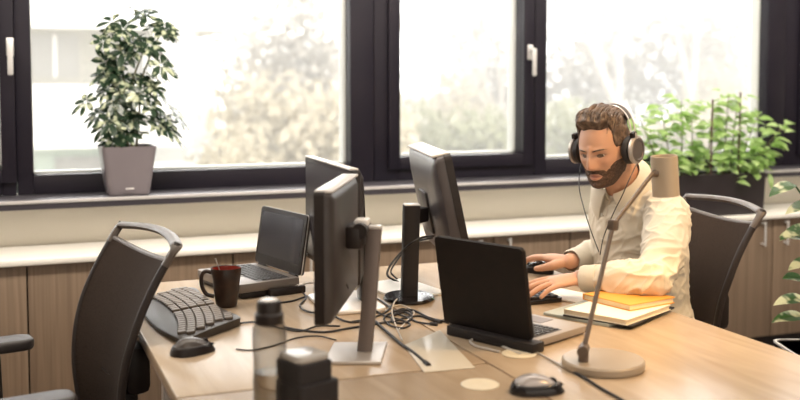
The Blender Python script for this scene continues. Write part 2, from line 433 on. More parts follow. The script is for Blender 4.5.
# --- near silver-stand monitor: screen towards -X, back towards the camera
def lookframe(near, far, ztop):
    pass
def monitor_near():
    A = V((.626, 2.065, 0)); B = V((.800, 2.405, 0)); mid = (A+B)/2; d = (B-A).normalized()   # d: along the panel
    n = V((d.y, -d.x, 0))                               # back direction (+X -Y)
    rz = math.atan2(d.y, d.x)                           # local x = d ; local y = Rz*(0,1) = (-d.y,d.x) = -n
    t = thing('monitor', 'monitor on a silver rectangular stand, its grey back turned to the viewer', 'monitor', (mid.x, mid.y, .74), rz)
    w, h = .395, .288
    z0 = .112
    o = one('back_shell', greyp, lambda b: loft(b, [[(p[0]*k, y, z0+h/2+p[1]*k) for p in rrect(w, h, .012, 4)] for y, k in ((.006, 1), (-.012, 1), (-.022, .97), (-.030, .88))]), t)
    one('bezel', blackp, lambda b: loft(b, [[(p[0], y, z0+h/2+p[1]) for p in rrect(w+.002, h+.002, .012, 4)] for y in (-.010, .012)]), t)
    one('top_sheen', silverp, lambda b: box(b, (0, -.008, z0+h+.001), (w-.012, .040, .006), bev=.002), t)  # pale strip: window light coloured onto the top edge
    bx('screen', screen_m, (0, .0125, z0+h/2), (w-.03, .002, h-.03), t)
    bx('name_badge', silver, (.045, -.0305, z0+.178), (.034, .001, .007), t, rot=(0, 0, 0))
    def ports(b):
        for i in range(3): box(b, (-.02+.012*i, -.0300, z0+.055-.006*i), (.006, .003, .006), bev=.001)
    one('port', blackmat, ports, t)
    def mount(b):
        box(b, (.012, -.048, z0+.165), (.085, .04, .055), bev=.008)
        tube(b, [(-.03, -.062, z0+.18), (.05, -.062, z0+.18)], .018, 16)
    one('mount_bracket', blackp, mount, t)
    one('mount_cap', silverp, lambda b: [box(b, (.005+.026*i, -.062, z0+.196), (.022, .034, .016), bev=.006) for i in (0, 1)], t)
    # stand column and base, slightly turned
    st = one('stand_column', mat('stand_aluminium', (.15, .12, .108), .4, .35), lambda b: loft(b, [[(x, y, z) for x, y in rrect(.030, .034, .004, 2, cx, cy)] for cx, cy, z in ((.000, -.070, .010), (.008, -.078, .10), (.016, -.084, .20), (.024, -.090, .292))]), t)
    one('stand_cap', silver, lambda b: box(b, (.0245, -.0905, .2955), (.028, .032, .008), bev=.002), st)
    P = [onz(*q, .745) for q in ((324, 363), (381, 363), (387.5, 343), (334, 343.5))]
    Mi = (Matrix.Translation((mid.x, mid.y, .74)) @ Matrix.Rotation(rz, 4, 'Z')).inverted()
    L = [Mi @ p for p in P]
    one('stand_base', silver, lambda b: prism(b, [(p.x, p.y) for p in L], .0005, .009, .0025, 3), t)
monitor_near()
def monitor_mid():
    A = V((.852, 2.50, 0)); B = V((.872, 2.99, 0)); mid = (A+B)/2; d = (B-A).normalized(); rz = math.atan2(d.y, d.x)
    t = thing('monitor', 'black monitor behind the near one, its dark screen facing left beside the open laptop', 'monitor', (mid.x, mid.y, .74), rz)
    w, h, z0 = .495, .305, .098
    one('back_shell', blackp, lambda b: loft(b, [[(p[0]*k, y, z0+h/2+p[1]*k) for p in rrect(w, h, .010, 3)] for y, k in ((.005, 1), (-.015, 1), (-.035, .86))]), t)
    one('bezel', blackgl, lambda b: loft(b, [[(p[0], y, z0+h/2+p[1]) for p in rrect(w+.002, h+.002, .010, 3)] for y in (-.006, .010)]), t)
    one('top_sheen', silverp, lambda b: box(b, (0, .0, z0+h+.0015), (w-.01, .024, .005), bev=.001), t)  # top edge coloured pale for the windows it reflects
    bx('screen', screen_m, (0, .0105, z0+h/2), (w-.028, .002, h-.028), t)
    one('stand_column', blackgl, lambda b: loft(b, [[(x, y, z) for x, y in rrect(.055, .028, .008, 3, cx, cy)] for cx, cy, z in ((-.02, -.095, .0), (-.02, -.085, .12), (-.02, -.075, .34))]), t)
    one('mount_bracket', blackp, lambda b: box(b, (-.01, -.05, z0+.16), (.10, .05, .09), bev=.008), t)
    one('stand_base', silverp, lambda b: prism(b, rrect(.26, .17, .03, 5, -.02, -.04), .0005, .010, .003, 3), t)
    bx('power_button', silver, (.235, .002, z0+.006), (.02, .022, .006), t, bev=.002)
monitor_mid()
def monitor_right():
    A = V((1.195, 2.60, 0)); B = V((1.312, 3.09, 0)); mid = (A+B)/2; d = (B-A).normalized(); rz = math.atan2(d.y, d.x)
    # back faces -X : local y = (-d.y,d.x) points to -X
    t = thing('monitor', 'tilted monitor with curved grey back on a black column, behind the black laptop', 'monitor', (mid.x, mid.y, .74), rz)
    w, h = .50, .325
    T = Matrix.Translation((0, .01, .265)) @ Matrix.Rotation(math.radians(-12), 4, 'X')    # top leans to +y (-X)
    def shell(b):
        secs = []
        for y, kx, kz, dz in ((-.004, 1, 1, 0), (.014, 1, 1, 0), (.024, .985, .96, 0), (.032, .93, .86, -.003), (.038, .80, .70, -.006), (.041, .58, .48, -.008)):
            secs.append([(p[0]*kx, y, p[1]*kz+dz) for p in rrect(w, h, .022, 5)])
        loft(b, secs, 0, T)
    one('back_shell', mat('curved_grey_shell', (.075, .066, .070), .33), shell, t)
    one('bezel', blackp, lambda b: loft(b, [[(p[0], y, p[1]) for p in rrect(w+.003, h+.003, .022, 5)] for y in (-.024, -.002)], 0, T), t)
    one('screen', screen_m, lambda b: box(b, (0, -.0245, 0), (w-.04, .002, h-.04), M=T), t)
    def band(b):
        g = [[T @ V((-w/2+.05+(w-.1)*i/16, -.0+.0145+.013*(1-abs(2*i/16-1)**4)*(.35+.65*j/4), h/2-.006-.055*j/4*(1-.4*abs(2*i/16-1)**2))) for j in range(5)] for i in range(17)]
        patch(b, g, thick=-.004)
    one('shell_band', mat('blue_grey_band', (.060, .058, .070), .4), band, t)
    one('top_sheen', silverp, lambda b: box(b, (0, .004, h/2+.002), (w-.03, .050, .007), bev=.002, M=T), t)  # window reflection put in as a pale strip on the upper edge
    def mount(b):
        box(b, (.0, .044, -.02), (.13, .010, .13), bev=.008, M=T)
    one('mount_plate', greyp, mount, t)
    # column seen left of the panel
    Mi = (Matrix.Translation((mid.x, mid.y, .74)) @ Matrix.Rotation(rz, 4, 'Z')).inverted()
    c = Mi @ onz(409, 299)
    ct = Mi @ atd(411.5, 206, 2.93)
    one('arm', blackmat, lambda b: box(b, (ct.x/2, (ct.y+.07)/2, .235), (.045, abs(ct.y-.07)+.04, .045), bev=.006, rot=(0, 0, -math.atan2(ct.x*.9, ct.y))), t)
    one('stand_column', blackmat, lambda b: loft(b, [[(x, y, z) for x, y in rrect(.048, .046, .006, 2, c.x+(ct.x-c.x)*k, c.y+(ct.y-c.y)*k)] for k, z in ((0, 0.004), (.5, .14), (1, .278))]), t)
    one('column_cap', silverp, lambda b: box(b, (ct.x, ct.y, .2795), (.046, .044, .004), bev=.001), t)
    def base(b):
        lathe(b, [(0, 0), (.084, 0), (.088, .004), (.083, .010), (0, .014)], 40, M4((c.x, c.y, .0003)), sx=1.0, sy=.85)
    one('stand_base', blackgl, base, t)
monitor_right()

# ================================================================== LAPTOPS
key_m = mat('laptop_key', (.022, .018, .017), .5)
def laptop_frame(hL, hR):
    """hinge end points left/right as the user sees it -> matrix, local x right, y away from the user, z up"""
    d = (hR-hL); w = d.length; x = d.normalized(); y = V((0, 0, 1)).cross(x); return basis((hL+hR)/2, x, y, V((0, 0, 1))), w
def laptop(label, M, w, depth, lid_h, ang, deck_m, lid_m, lid_back, zlift, th=.026):
    t = bpy.data.objects.new('laptop', None); C.objects.link(t); t['label'] = label; t['category'] = 'laptop'
    t.matrix_world = M
    ba = one('base', deck_m, lambda b: prism(b, rrect(w, depth, .012, 4, 0, -depth/2), -th, 0, .003, 2), t)
    def keys(b):
        rows = 6; kw = (w-.045)/15; kh = .0175
        for r in range(rows):
            y = -.038-kh*r; n = 15 if r < 5 else 9
            for c in range(n):
                ww = kw; x = -w/2+.022+kw*(c+.5)
                if r == 5 and 3 <= c <= 3: ww = kw*5.6; x += kw*2.4
                elif r == 5 and c > 3: x += kw*5
                box(b, (x, y, .0015), (ww-.0035, kh-.0035, .003), bev=.0008, seg=1)
    one('keys', key_m, keys, ba)
    bx('keyboard_recess', mat('keyboard_bed', (.05, .042, .04), .5), (0, -.038-.0175*2.5, .0002), (w-.036, .0175*6+.006, .0008), ba)
    bx('touchpad', mat('touchpad', (.16, .13, .115), .35), (0, -depth+.045, .0003), (.085, .052, .0012), ba)
    a = ang
    R = Matrix.Rotation(-a, 4, 'X')           # lid plane: local z up, tips back (+y)
    lid = one('lid', lid_back, lambda b: loft(b, [[(p[0], y, lid_h/2+.004+p[1]) for p in rrect(w, lid_h, .010, 4)] for y in (0, .008, .010)], 0, R), t)
    one('lid_bezel', lid_m, lambda b: loft(b, [[(p[0], y, lid_h/2+.004+p[1]) for p in rrect(w-.002, lid_h-.002, .010, 4)] for y in (-.004, .002)], 0, R), lid)
    one('screen', screen_m, lambda b: box(b, (0, -.0045, lid_h/2+.012), (w-.032, .001, lid_h-.045), M=R), lid)
    one('lid_edge', silverp if lid_m is blackp and lid_back is greyp else blackmat, lambda b: loft(b, [[(p[0], y, lid_h/2+.004+p[1]) for p in rrect(w+.0022, lid_h+.0022, .011, 4)] for y in (.0005, .003)], 0, R), lid)
    for s in (-1, 1): one('hinge', blackp, lambda b: tube(b, [(s*w*.34-.022, .002, .001), (s*w*.34+.022, .002, .001)], .006, 12), t)
    return t
h0 = onz(255.5, 262.5, .785); h1 = onz(309, 280, .785)
d = (h1-h0).normalized()
Ml, wl = laptop_frame(h0, h0+d*.30)
laptop('open grey laptop with lit keyboard and dark blank screen behind the mug', Ml, .30, .205, .182, math.radians(9), mat('laptop_deck', (.20, .17, .15), .35, .2), blackp, greyp, 0)
def _dock(b):
    x = d; y = V((0, 0, 1)).cross(x); M = basis((h0+h0+d*.30)/2, x, y, V((0, 0, 1)))
    box(b, (.0, -.10, -.036), (.28, .18, .018), bev=.004, M=M)
    box(b, (.15, -.05, -.034), (.03, .12, .022), bev=.004, M=M)
tag(one('docking_station', blackp, _dock), 'flat black docking station under the left open laptop', 'docking station')
# right laptop: lid back to camera
A2 = onz(448, 322, .763); B2 = onz(533, 341, .763)   # hinge ends, far-left / near-right in the photo
Mr_, wr = laptop_frame(B2, A2)    # user sits at +X: his left is -Y
laptop('black laptop seen from behind its open lid, in front of the man', Mr_, wr+.006, .225, .226, math.radians(10), mat('laptop_deck_dark', (.30, .26, .23), .4, .2), blackp, noisy('lid_black', (.008, .0055, .005), (.011, .007, .006), (40, 40, 40), .6, spec=.3), 0, .018)
def _batt(b):
    box(b, (-.024, .010, -.0105), (wr, .046, .024), bev=.003, M=Mr_)
_o = one('docking_station', blackmat, _batt); tag(_o, 'low black docking bar along the back of the black laptop', 'docking station')

# ================================================================== KEYBOARDS, MICE
kcap = mat('keycap_grey', (.15, .12, .095), .45)
def ergo():
    t = thing('keyboard', 'curved dark ergonomic keyboard left of the mug', 'keyboard', (.455, 2.73, .74))
    out = [(.388, 2.440), (.362, 2.55), (.350, 2.66), (.347, 2.78), (.360, 2.88), (.395, 2.955), (.45, 3.00), (.50, 3.015), (.525, 2.985), (.525, 2.88), (.533, 2.76), (.548, 2.66), (.566, 2.59), (.553, 2.562), (.50, 2.515), (.44, 2.462), (.405, 2.432)]
    L = [(x-.455, y-2.73) for x, y in out]
    L = [(p.x, p.y) for p in spline([V((x, y, 0)) for x, y in L+[L[0]]], 3)[:-1]]
    def zt(x): return .011+.013*max(0, min(1, (x+.11)/.2))+.004*math.sin(max(0, min(1, (x+.11)/.2))*PI)
    def body(b):
        ins = lambda k: [(x*k, y*k) for x, y in L]
        loft(b, [[(x, y, .002) for x, y in ins(.99)], [(x, y, zt(x)*.6) for x, y in L], [(x, y, zt(x)-.002) for x, y in L], [(x, y, zt(x)) for x, y in ins(.975)]])
    one('body', mat('keyboard_body', (.045, .036, .030), .4), body, t, 40)
    def inside(x, y):
        c = False; n = len(L)
        for i in range(n):
            x1, y1 = L[i]; x2, y2 = L[(i+1) % n]
            if (y1 > y) != (y2 > y) and x < (x2-x1)*(y-y1)/(y2-y1)+x1: c = not c
        return c
    def keys(b):
        n = 0
        for col in range(25):
            yl = .262-.0215*col
            for row in range(6):
                xr = .083-.0245*row + (.002 if row else .004)
                y = yl + xr*(.30 if col > 9 else .12); x = xr - .25*(yl+.02)**2*2 + .004
                if col in (13,) : continue
                if all(inside(x+a, y+c) for a in (-.014, .012) for c in (-.012, .012)):
                    box(b, (x, y, zt(x)+.003), (.0215, .0188, .008), rot=(0, -.07, .12 if col < 8 else -.05), bev=.0018, seg=1)
    one('keys', kcap, keys, t)
    def rest(b):
        g = []
        for i in range(20):
            y = -.24+.44*i/19; g.append([V((-.098+.006*math.cos(y*9)+.011*j-.02*(y+.03)**2*8*0, y*.88, zt(-.1)+.001+.002*math.sin(PI*j/3))) for j in range(3)])
    for p in ((.092, -.118), (.058, .27), (-.06, -.27)):
        bx('foot', blackmat, (p[0], p[1], .007), (.014, .022, .014), t, bev=.002)
    bx('logo', silverp, (.062, .150, zt(.06)+.001), (.004, .022, .001), t)
ergo()
def mouse(label, p, rz, L, W, H, top, side):
    t = thing('computer_mouse', label, 'computer mouse', p, rz)
    def prof(k, z0, z1, lift=0):
        secs = []
    def sec(y):   # y -1..1 back to front
        w = W/2*math.sqrt(max(0, 1-abs(y)**2.6))*(1-.10*y); h = H*(1-.45*(y+.25)**2)*math.sqrt(max(0, 1-abs(y)**4))
        return w, h
    def shell(b, z0, z1, grow):
        n = 18; secs = []
        for i in range(n+1):
            y = -1+2*i/n; y = math.sin(y*PI/2)*.995; w, h = sec(y); w *= grow
            row = []
            for k in range(17):
                a = PI*k/16; zz = h*math.sin(a)**.75
                row.append((w*math.cos(a), y*L/2*grow, zz))
            secs.append(row)
        loft(b, secs)
    def low(b):
        shell(b, 0, 1, 1.0)
        for v in list(b.verts): v.co.z = min(v.co.z, H*.55)
    one('side_shell', side, low, t, 50)
    def up(b):
        shell(b, 0, 1, .94)
        for v in list(b.verts): v.co.z = max(v.co.z, H*.40)
    one('top_shell', top, up, t, 50)
    M = Matrix.Rotation(PI/2, 4, 'Y')
    one('scroll_wheel', blackmat, lambda b: lathe(b, [(0, -.0035), (.010, -.0035), (.011, 0), (.010, .0035), (0, .0035)], 20, Matrix.Translation((0, L*.27, H*.72-.0085)) @ M), t)
    return t
dark_top = mat('mouse_dark_top', (.07, .058, .052), .28)
mouse('small dark mouse beside the ergonomic keyboard at the desk edge', (.405, 2.362, .7403), -1.25, .112, .066, .038, dark_top, blackp)
mouse('large two-tone mouse in the foreground beside the desk lamp', (onz(537, 392).x, onz(537, 392).y, .7403), math.radians(-21-82), .116, .072, .038, mat('mouse_silver_top', (.34, .31, .30), .25, .3), blackgl)
mouse('black mouse under the right hand of the man', (1.645, 2.945, .7403), .62, .112, .064, .038, blackgl, blackp)
def kb2():
    t = thing('keyboard', 'flat black keyboard under the left hand of the man, mostly behind the laptop lid', 'keyboard', (1.415, 2.715, .7403), .0)
    one('body', blackgl, lambda b: prism(b, rrect(.15, .40, .012, 4), 0, .014, .003, 2), t)
    def keys(b):
        for i in range(6):
            for j in range(17): box(b, (-.058+.0225*i, -.18+.0225*j, .0165), (.019, .019, .006), bev=.0015, seg=1)
    one('keys', mat('black_keycap', (.03, .026, .026), .35), keys, t)
kb2()

# ================================================================== MUG, BOTTLE, BLACK BOX
def mug():
    p = onz(226.5, 306)
    t = thing('mug', 'dark brown coffee mug with red inside and a spoon', 'mug', (p.x, p.y, .7403), .3)
    m = noisy('mug_glaze', (.022, .014, .011), (.045, .022, .014), (30, 30, 30), .28)
    def bd(b): lathe(b, [(0, .0), (.027, 0), (.030, .004), (.0335, .03), (.038, .070), (.0435, .108), (.0425, .110), (.0405, .108), (.0352, .070), (.031, .03), (.026, .008), (0, .008)], 48)
    one('body', m, bd, t)
    one('inner_glaze', mat('red_glaze', (.25, .025, .015), .3), lambda b: lathe(b, [(.0402, .107), (.0345, .068), (.0305, .03), (.0255, .0085), (0, .0085)], 48), t)
    one('coffee', mat('coffee', (.03, .012, .006), .08), lambda b: lathe(b, [(0, .082), (.0362, .082)], 40), t)
    def hd(b):
        a = PI-.3-.25; c, s = math.cos(a), math.sin(a)
        P = [(.036, .094), (.056, .100), (.068, .088), (.068, .060), (.056, .036), (.034, .028)]
        tube(b, spline([(x*c, x*s, z) for x, z in P], 8), .0058, 12, flat=1)
    one('handle', m, hd, t)
    sp = thing('spoon', 'metal spoon standing in the brown mug', 'spoon', (p.x, p.y, .75))
    one('stem', silver, lambda b: tube(b, [(.012, .004, .004), (-.006, .012, .060), (-.022, .019, .112), (-.026, .021, .124)], [.002, .002, .0032, .0042], 8, flat=.6), sp)
    one('bowl', silver, lambda b: lathe(b, [(0, -.004), (.008, -.003), (.012, 0), (.008, .001), (0, .0)], 16, M4((.013, .0045, .004), (0, .3, 0)), sy=1.2), sp)
mug()
def bottle():
    t = thing('water_bottle', 'clear plastic water bottle with black cap in the foreground', 'bottle', (.463, 1.86, .7403))
    pl = bpy.data.materials.new('clear_plastic'); pl.use_nodes = True; nt = pl.node_tree; nt.nodes.clear()
    o = N(pl, 'ShaderNodeOutputMaterial'); mx = N(pl, 'ShaderNodeMixShader'); tr = N(pl, 'ShaderNodeBsdfTransparent'); g = N(pl, 'ShaderNodeBsdfPrincipled')
    tr.inputs[0].default_value = (.86, .84, .80, 1); g.inputs['Base Color'].default_value = (.13, .11, .095, 1); g.inputs['Roughness'].default_value = .12
    lw = N(pl, 'ShaderNodeLayerWeight'); lw.inputs['Blend'].default_value = .35
    mr = N(pl, 'ShaderNodeMapRange'); mr.inputs[1].default_value = .05; mr.inputs[2].default_value = .8; mr.inputs[3].default_value = .22; mr.inputs[4].default_value = .80
    nt.links.new(lw.outputs['Facing'], mr.inputs[0]); nt.links.new(mr.outputs[0], mx.inputs[0])
    nt.links.new(tr.outputs[0], mx.inputs[1]); nt.links.new(g.outputs[0], mx.inputs[2]); nt.links.new(mx.outputs[0], o.inputs[0])
    pr = [(0, .002), (.028, 0), (.0315, .006), (.032, .020), (.0305, .024), (.032, .028), (.032, .045), (.0305, .049), (.032, .053), (.0322, .070), (.0308, .082), (.0305, .105), (.0318, .125), (.0325, .150), (.031, .170), (.0245, .186), (.0215, .190), (.0215, .198)]
    one('body', pl, lambda b: lathe(b, pr, 48), t)
    wm = mat('water', (.70, .66, .60), .02, trans=1., ior=1.33)
    one('water', wm, lambda b: lathe(b, [(0, .004), (.0285, .004), (.0290, .085), (0, .085)], 40), t)
    one('neck_ring', pl, lambda b: lathe(b, [(.0215, .180), (.0245, .182), (.0245, .186), (.0215, .188)], 40), t)
    def cap(b): lathe(b, [(.022, .176), (.0265, .178), (.0275, .182), (.0275, .196), (.0235, .201), (.0235, .214), (.0215, .221), (.012, .2245), (0, .2252)], 40)
    c = one('cap', blackp, cap, t)
    one('cap_top', silverp, lambda b: lathe(b, [(.017, .2232), (.012, .2252), (0, .226)], 32), c)
bottle()
def blackbox():
    c = onz(305, 350, .872)
    t = thing('desk_organiser', 'black square desk box with window sheen coloured into its top beside the bottle', 'box', (.522, 1.83, .7403), .35)
    one('body', blackmat, lambda b: prism(b, rrect(.080, .080, .010, 4), 0, .112, .004, 3), t)
    one('foot_tray', blackmat, lambda b: prism(b, rrect(.092, .092, .010, 4, .004, -.002), 0, .075, .004, 3), t)
    one('lid', mat('lid_sheen_pale', (.42, .39, .36), .15), lambda b: prism(b, rrect(.074, .074, .014, 4), .111, .125, .006, 3), t)  # lid colour made pale to carry the window reflection
blackbox()

# ================================================================== BOOKS AND PAPERS
def slab(name, label, cat, L, F_, R_, zb, zt, cover, pages=None):
    """book from three measured top corners L (left), F_ (front), R_ (right)"""
    ux = (R_-F_); uy = (L-F_); o = F_ + (ux+uy)/2; x = ux.normalized(); y = V((0, 0, 1)).cross(x)
    w = ux.length; h = abs(uy.dot(y)); sg = 1 if uy.dot(y) > 0 else -1
    c = F_ + x*w/2 + y*h/2*sg
    t = thing(name, label, cat, (c.x, c.y, zb), math.atan2(x.y, x.x)); T = zt-zb
    if pages:
        one('cover', cover, lambda b: [prism(b, rrect(w, h, .002, 2), T-.0022, T, 0), prism(b, rrect(w, h, .002, 2), 0, .0022, 0), box(b, (0, sg*(h/2-.001), T/2), (w, .002, T))], t)
        one('pages', pages, lambda b: prism(b, rrect(w-.006, h-.006, .001, 1), .0023, T-.0023), t)
    else:
        one('cover', cover, lambda b: prism(b, rrect(w, h, .004, 3), 0, T, .0008), t)
    return t
pg = mat('page_block', (.72, .62, .46), .8)
slab('magazine', 'thin grey-green magazine at the bottom of the book stack', 'magazine', onz(547, 311, .748), onz(609, 324.5, .748), onz(655, 309, .748), .7403, .7480, mat('grey_green_cover', (.34, .36, .32), .45))
slab('notebook', 'black notebook under the cream book', 'notebook', onz(570, 312, .752), onz(632, 326, .752), onz(675, 307, .752), .7482, .7520, blackmat)
slab('book', 'cream-covered book in the middle of the stack', 'book', onz(565, 308.5, .767), onz(627, 320, .767), onz(671, 304.5, .767), .7522, .7670, mat('cream_cover', (.78, .72, .60), .5), pg)
slab('book', 'orange book on top of the stack beside the man\'s left elbow', 'book', onz(576, 294.5, .784), onz(630, 305, .784), onz(675, 297, .784), .7672, .7840, mat('orange_cover', (.74, .33, .06), .45), mat('pages_warm', (.80, .66, .42), .8))
def _pap(b):
    M = M4((1.535, 2.60, .741), (0, 0, .35)); prism(b, rrect(.12, .21, .002, 1), 0, .0035, 0, M=M)
tag(one('paper_stack', white_p, _pap), 'white sheets of paper beside the man\'s left wrist', 'paper')
def _pap2(b):
    M = M4((1.125, 2.85, .7404), (0, 0, .15)); prism(b, rrect(.17, .25, .002, 1), 0, .006, 0, M=M)
tag(one('paper_stack', white_p, _pap2), 'white papers lying behind the black monitor column', 'paper')
def _pap3(b):
    M = M4((onz(415, 283).x, onz(415, 283).y, .7404), (0, 0, .1)); prism(b, rrect(.10, .16, .002, 1), 0, .003, 0, M=M)

# ================================================================== DESK LAMP
def lamp():
    warm = mat('lamp_greige_metal', (.13, .095, .072), .38, .25)
    base = onz(603, 365, .745); j = V((1.190, 1.935, .79)); j.z = .782
    j = atd(583.5, 350, 2.235); e = atd(613, 225, 2.36); hd = atd(665, 176, 2.55); ar = atd(653, 173, 2.53)
    t = thing('desk_lamp', 'jointed desk lamp with round base and cylindrical cream shade', 'lamp', (base.x, base.y, .7403))
    l = lambda p: p - V((base.x, base.y, .7403))
    one('base', mat('lamp_base_cream', (.38, .31, .235), .35, .1), lambda b: lathe(b, [(0, 0), (.088, 0), (.0915, .004), (.0915, .016), (.088, .020), (0, .021)], 56), t)
    jj = l(j)
    def post(b):
        tube(b, [V((jj.x, jj.y, .018)), V((jj.x, jj.y, jj.z-.004))], .0115, 20)
        tube(b, [V(jj)-V((.012, .016, 0)), V(jj)+V((.012, .016, 0))], .0125, 20)
    one('base_joint', warm, post, t)
    one('lower_arm', warm, lambda b: tube(b, [jj, l(e)], .0055, 14), t)
    dv = (l(e)-jj).normalized()
    def el(b):
        box(b, l(e), (.024, .020, .026), bev=.005, rot=(0, .1, .4))
    one('elbow_joint', warm, el, t)
    one('upper_arm', warm, lambda b: tube(b, [l(e), l(ar)], .0055, 14), t)
    h = l(hd)
    S = mat('lamp_shade_cream', (.42, .34, .25), .4)
    sh = one('lamp_shade', S, lambda b: lathe(b, [(.030, -.050), (.0335, -.050), (.0335, .050), (.032, .0515), (.030, .050), (.0295, .034), (0, .033), (0, .030), (.028, .029), (.0295, .020), (.030, -.050)], 48, M4((h.x, h.y, h.z), (.0, -.08, 0))), t)
    one('shade_mount', warm, lambda b: tube(b, [l(ar), h-V((.028, .01, -.008))], .009, 12), t)
    one('bulb', mat('warm_bulb', (1, .8, .5), .3, emit=(1, .62, .28), es=12), lambda b: lathe(b, [(0, -.028), (.010, -.024), (.015, -.012), (.015, 0), (.012, .012), (.010, .030), (0, .030)], 24, M4((h.x, h.y, h.z))), t)
    return hd
lamp_head = lamp()

# ================================================================== CABLES
def cable(label, pts, r=.0028, m=None, end=None, cat='cable', group='black cables on the desk', plugs=()):
    P = []
    for q in pts:
        if len(q) == 2: P.append(onz(q[0], q[1], .7405+r))
        else: P.append(onz(q[0], q[1], q[2]))
    def f(b): tube(b, spline(P, 8), r, 8)
    o = one('cable', m or cable_b, f); tag(o, label, cat, group)
    for k, (i, ln, rr) in enumerate(plugs):
        a = P[i]; d = (P[i]-P[i-1 if i else 1]).normalized()
        one('plug', m or cable_b, lambda b: tube(b, [a-d*ln*.3, a+d*ln], rr, 10), o)
    return o
cable('black cable beside the near monitor base, ending in a plug on the pale sleeve', [(352, 322), (372, 320), (385, 330), (400, 343), (413, 352), (426, 363)], .0036, plugs=((-1, .02, .006),))
cable('black cable looping from behind the near monitor to the dark monitor', [(284, 327), (300, 330), (325, 332), (350, 328), (375, 324), (398, 320), (412, 314), (404, 309), (392, 312)], .0028)
cable('thin black cable running from beside the mug to the near monitor', [(228, 325), (255, 322), (280, 328), (300, 331), (318, 326), (340, 326)], .0022)
cable('black cable coiled in the middle of the desk between two monitors', [(392, 316), (404, 312), (412, 317), (404, 323), (392, 321), (396, 313), (412, 310), (430, 318), (448, 322)], .0030, plugs=((-1, .018, .005),))
cable('black cable crossing from the laptop dock to the dark monitor foot', [(300, 290), (306, 297), (300, 306), (310, 312), (330, 312), (352, 308)], .0026, plugs=((0, .02, .005),))
cable('black cable winding under the near monitor panel', [(276, 303), (292, 301), (310, 296), (322, 303), (338, 318), (358, 322), (384, 313), (392, 305)], .0026)
cable('black cable arching from the column up to the grey curved monitor back', [(400, 283, .742), (388, 276, .76), (389, 268, .80), (396, 258, .85), (408, 246, .905), (421, 238, .93), (434, 236, .94)], .0036)
cable('second black cable hanging beside the black monitor column', [(398, 280, .742), (391, 272, .775), (396, 262, .82), (404, 252, .86), (416, 242, .90), (432, 238, .925)], .0028)
cable('grey cable curling out from under the black laptop to the grommet', [(500, 352), (488, 349), (476, 346), (470, 341), (478, 339), (492, 342), (504, 347), (513, 351), (521, 354)], .0030, cable_w, group='grey cables on the desk')
cable('pale cable running from the grommet to the lamp base', [(521, 354), (534, 352), (548, 358), (562, 366), (572, 371)], .0022, cable_w, group='grey cables on the desk')
cable('black lamp cable trailing to the front edge of the picture', [(574, 372), (588, 380), (604, 390), (622, 400), (640, 412)], .0032)
cable('white cable beside the dark monitor foot', [(398, 298, .745), (394, 303, .765), (392, 312, .75), (396, 326), (402, 340)], .0020, cable_w, group='grey cables on the desk')
cable('short white plug cable beside the dock of the left laptop', [(300, 286, .758), (309, 283, .756), (322, 284), (334, 292), (345, 300)], .0030, cable_w, group='grey cables on the desk', plugs=((0, .02, .007),))
cable('black cable from the pale sleeve towards the black laptop', [(405, 318), (420, 316), (436, 321), (450, 319), (460, 322)], .0026, plugs=((2, .02, .006),))
#END_PART2

cable('black cable with a loop in front of the dark monitor foot', [(372, 309), (386, 316), (398, 319), (410, 324), (402, 328), (390, 325), (384, 318), (392, 313), (404, 316), (418, 322), (432, 324)], .0026, plugs=((-1, .016, .005),))
cable('black cable along the back of the desk middle between the monitor feet', [(366, 296), (378, 299), (388, 306), (396, 311), (408, 309)], .0024)
cable('thin black cable from the left desk front to the near monitor base', [(236, 349), (252, 350), (272, 346), (296, 338), (318, 336), (336, 340)], .0018)
cable('pale cable tangled beside the black cables in the desk middle', [(383, 301), (392, 306), (402, 305), (414, 312), (408, 320), (398, 330)], .0018, cable_w, group='grey cables on the desk')

# ================================================================== PLANTS
leaf_var = bpy.data.materials.new('variegated_leaf'); leaf_var.use_nodes = True
def leafmat(name, c1, c2, scale, lo, hi, rough=.4, sub=.0, tr=.35):
    m = bpy.data.materials.new(name); m.use_nodes = True; nt = m.node_tree; L = nt.links
    b = nt.nodes['Principled BSDF']; b.inputs['Roughness'].default_value = rough
    tc = N(m, 'ShaderNodeTexCoord'); no = N(m, 'ShaderNodeTexNoise'); no.inputs['Scale'].default_value = scale; no.inputs['Detail'].default_value = 2
    rp = N(m, 'ShaderNodeValToRGB'); e = rp.color_ramp.elements; e[0].color = (*c1, 1); e[1].color = (*c2, 1); e[0].position = lo; e[1].position = hi
    L.new(tc.outputs['Object'], no.inputs['Vector']); L.new(no.outputs['Fac'], rp.inputs[0]); L.new(rp.outputs[0], b.inputs['Base Color'])
    t = N(m, 'ShaderNodeBsdfTranslucent'); mx = N(m, 'ShaderNodeMixShader'); mx.inputs[0].default_value = tr
    L.new(rp.outputs[0], t.inputs[0]); L.new(b.outputs[0], mx.inputs[1]); L.new(t.outputs[0], mx.inputs[2]); L.new(mx.outputs[0], nt.nodes['Material Output'].inputs[0])
    return m
sch_m = leafmat('umbrella_leaf', (.022, .045, .024), (.46, .50, .34), 34, .54, .62, .22, tr=.12)
basil_m = leafmat('bright_leaf', (.28, .46, .12), (.58, .74, .34), 20, .35, .65, .4, tr=.5)
dief_m = leafmat('cream_green_leaf', (.035, .10, .025), (.62, .66, .45), 16, .50, .60, .35, tr=.2)
stem_m = mat('plant_stem', (.14, .13, .06), .7)
soil_m = noisy('soil', (.05, .035, .025), (.11, .08, .055), (90, 90, 90), .95)
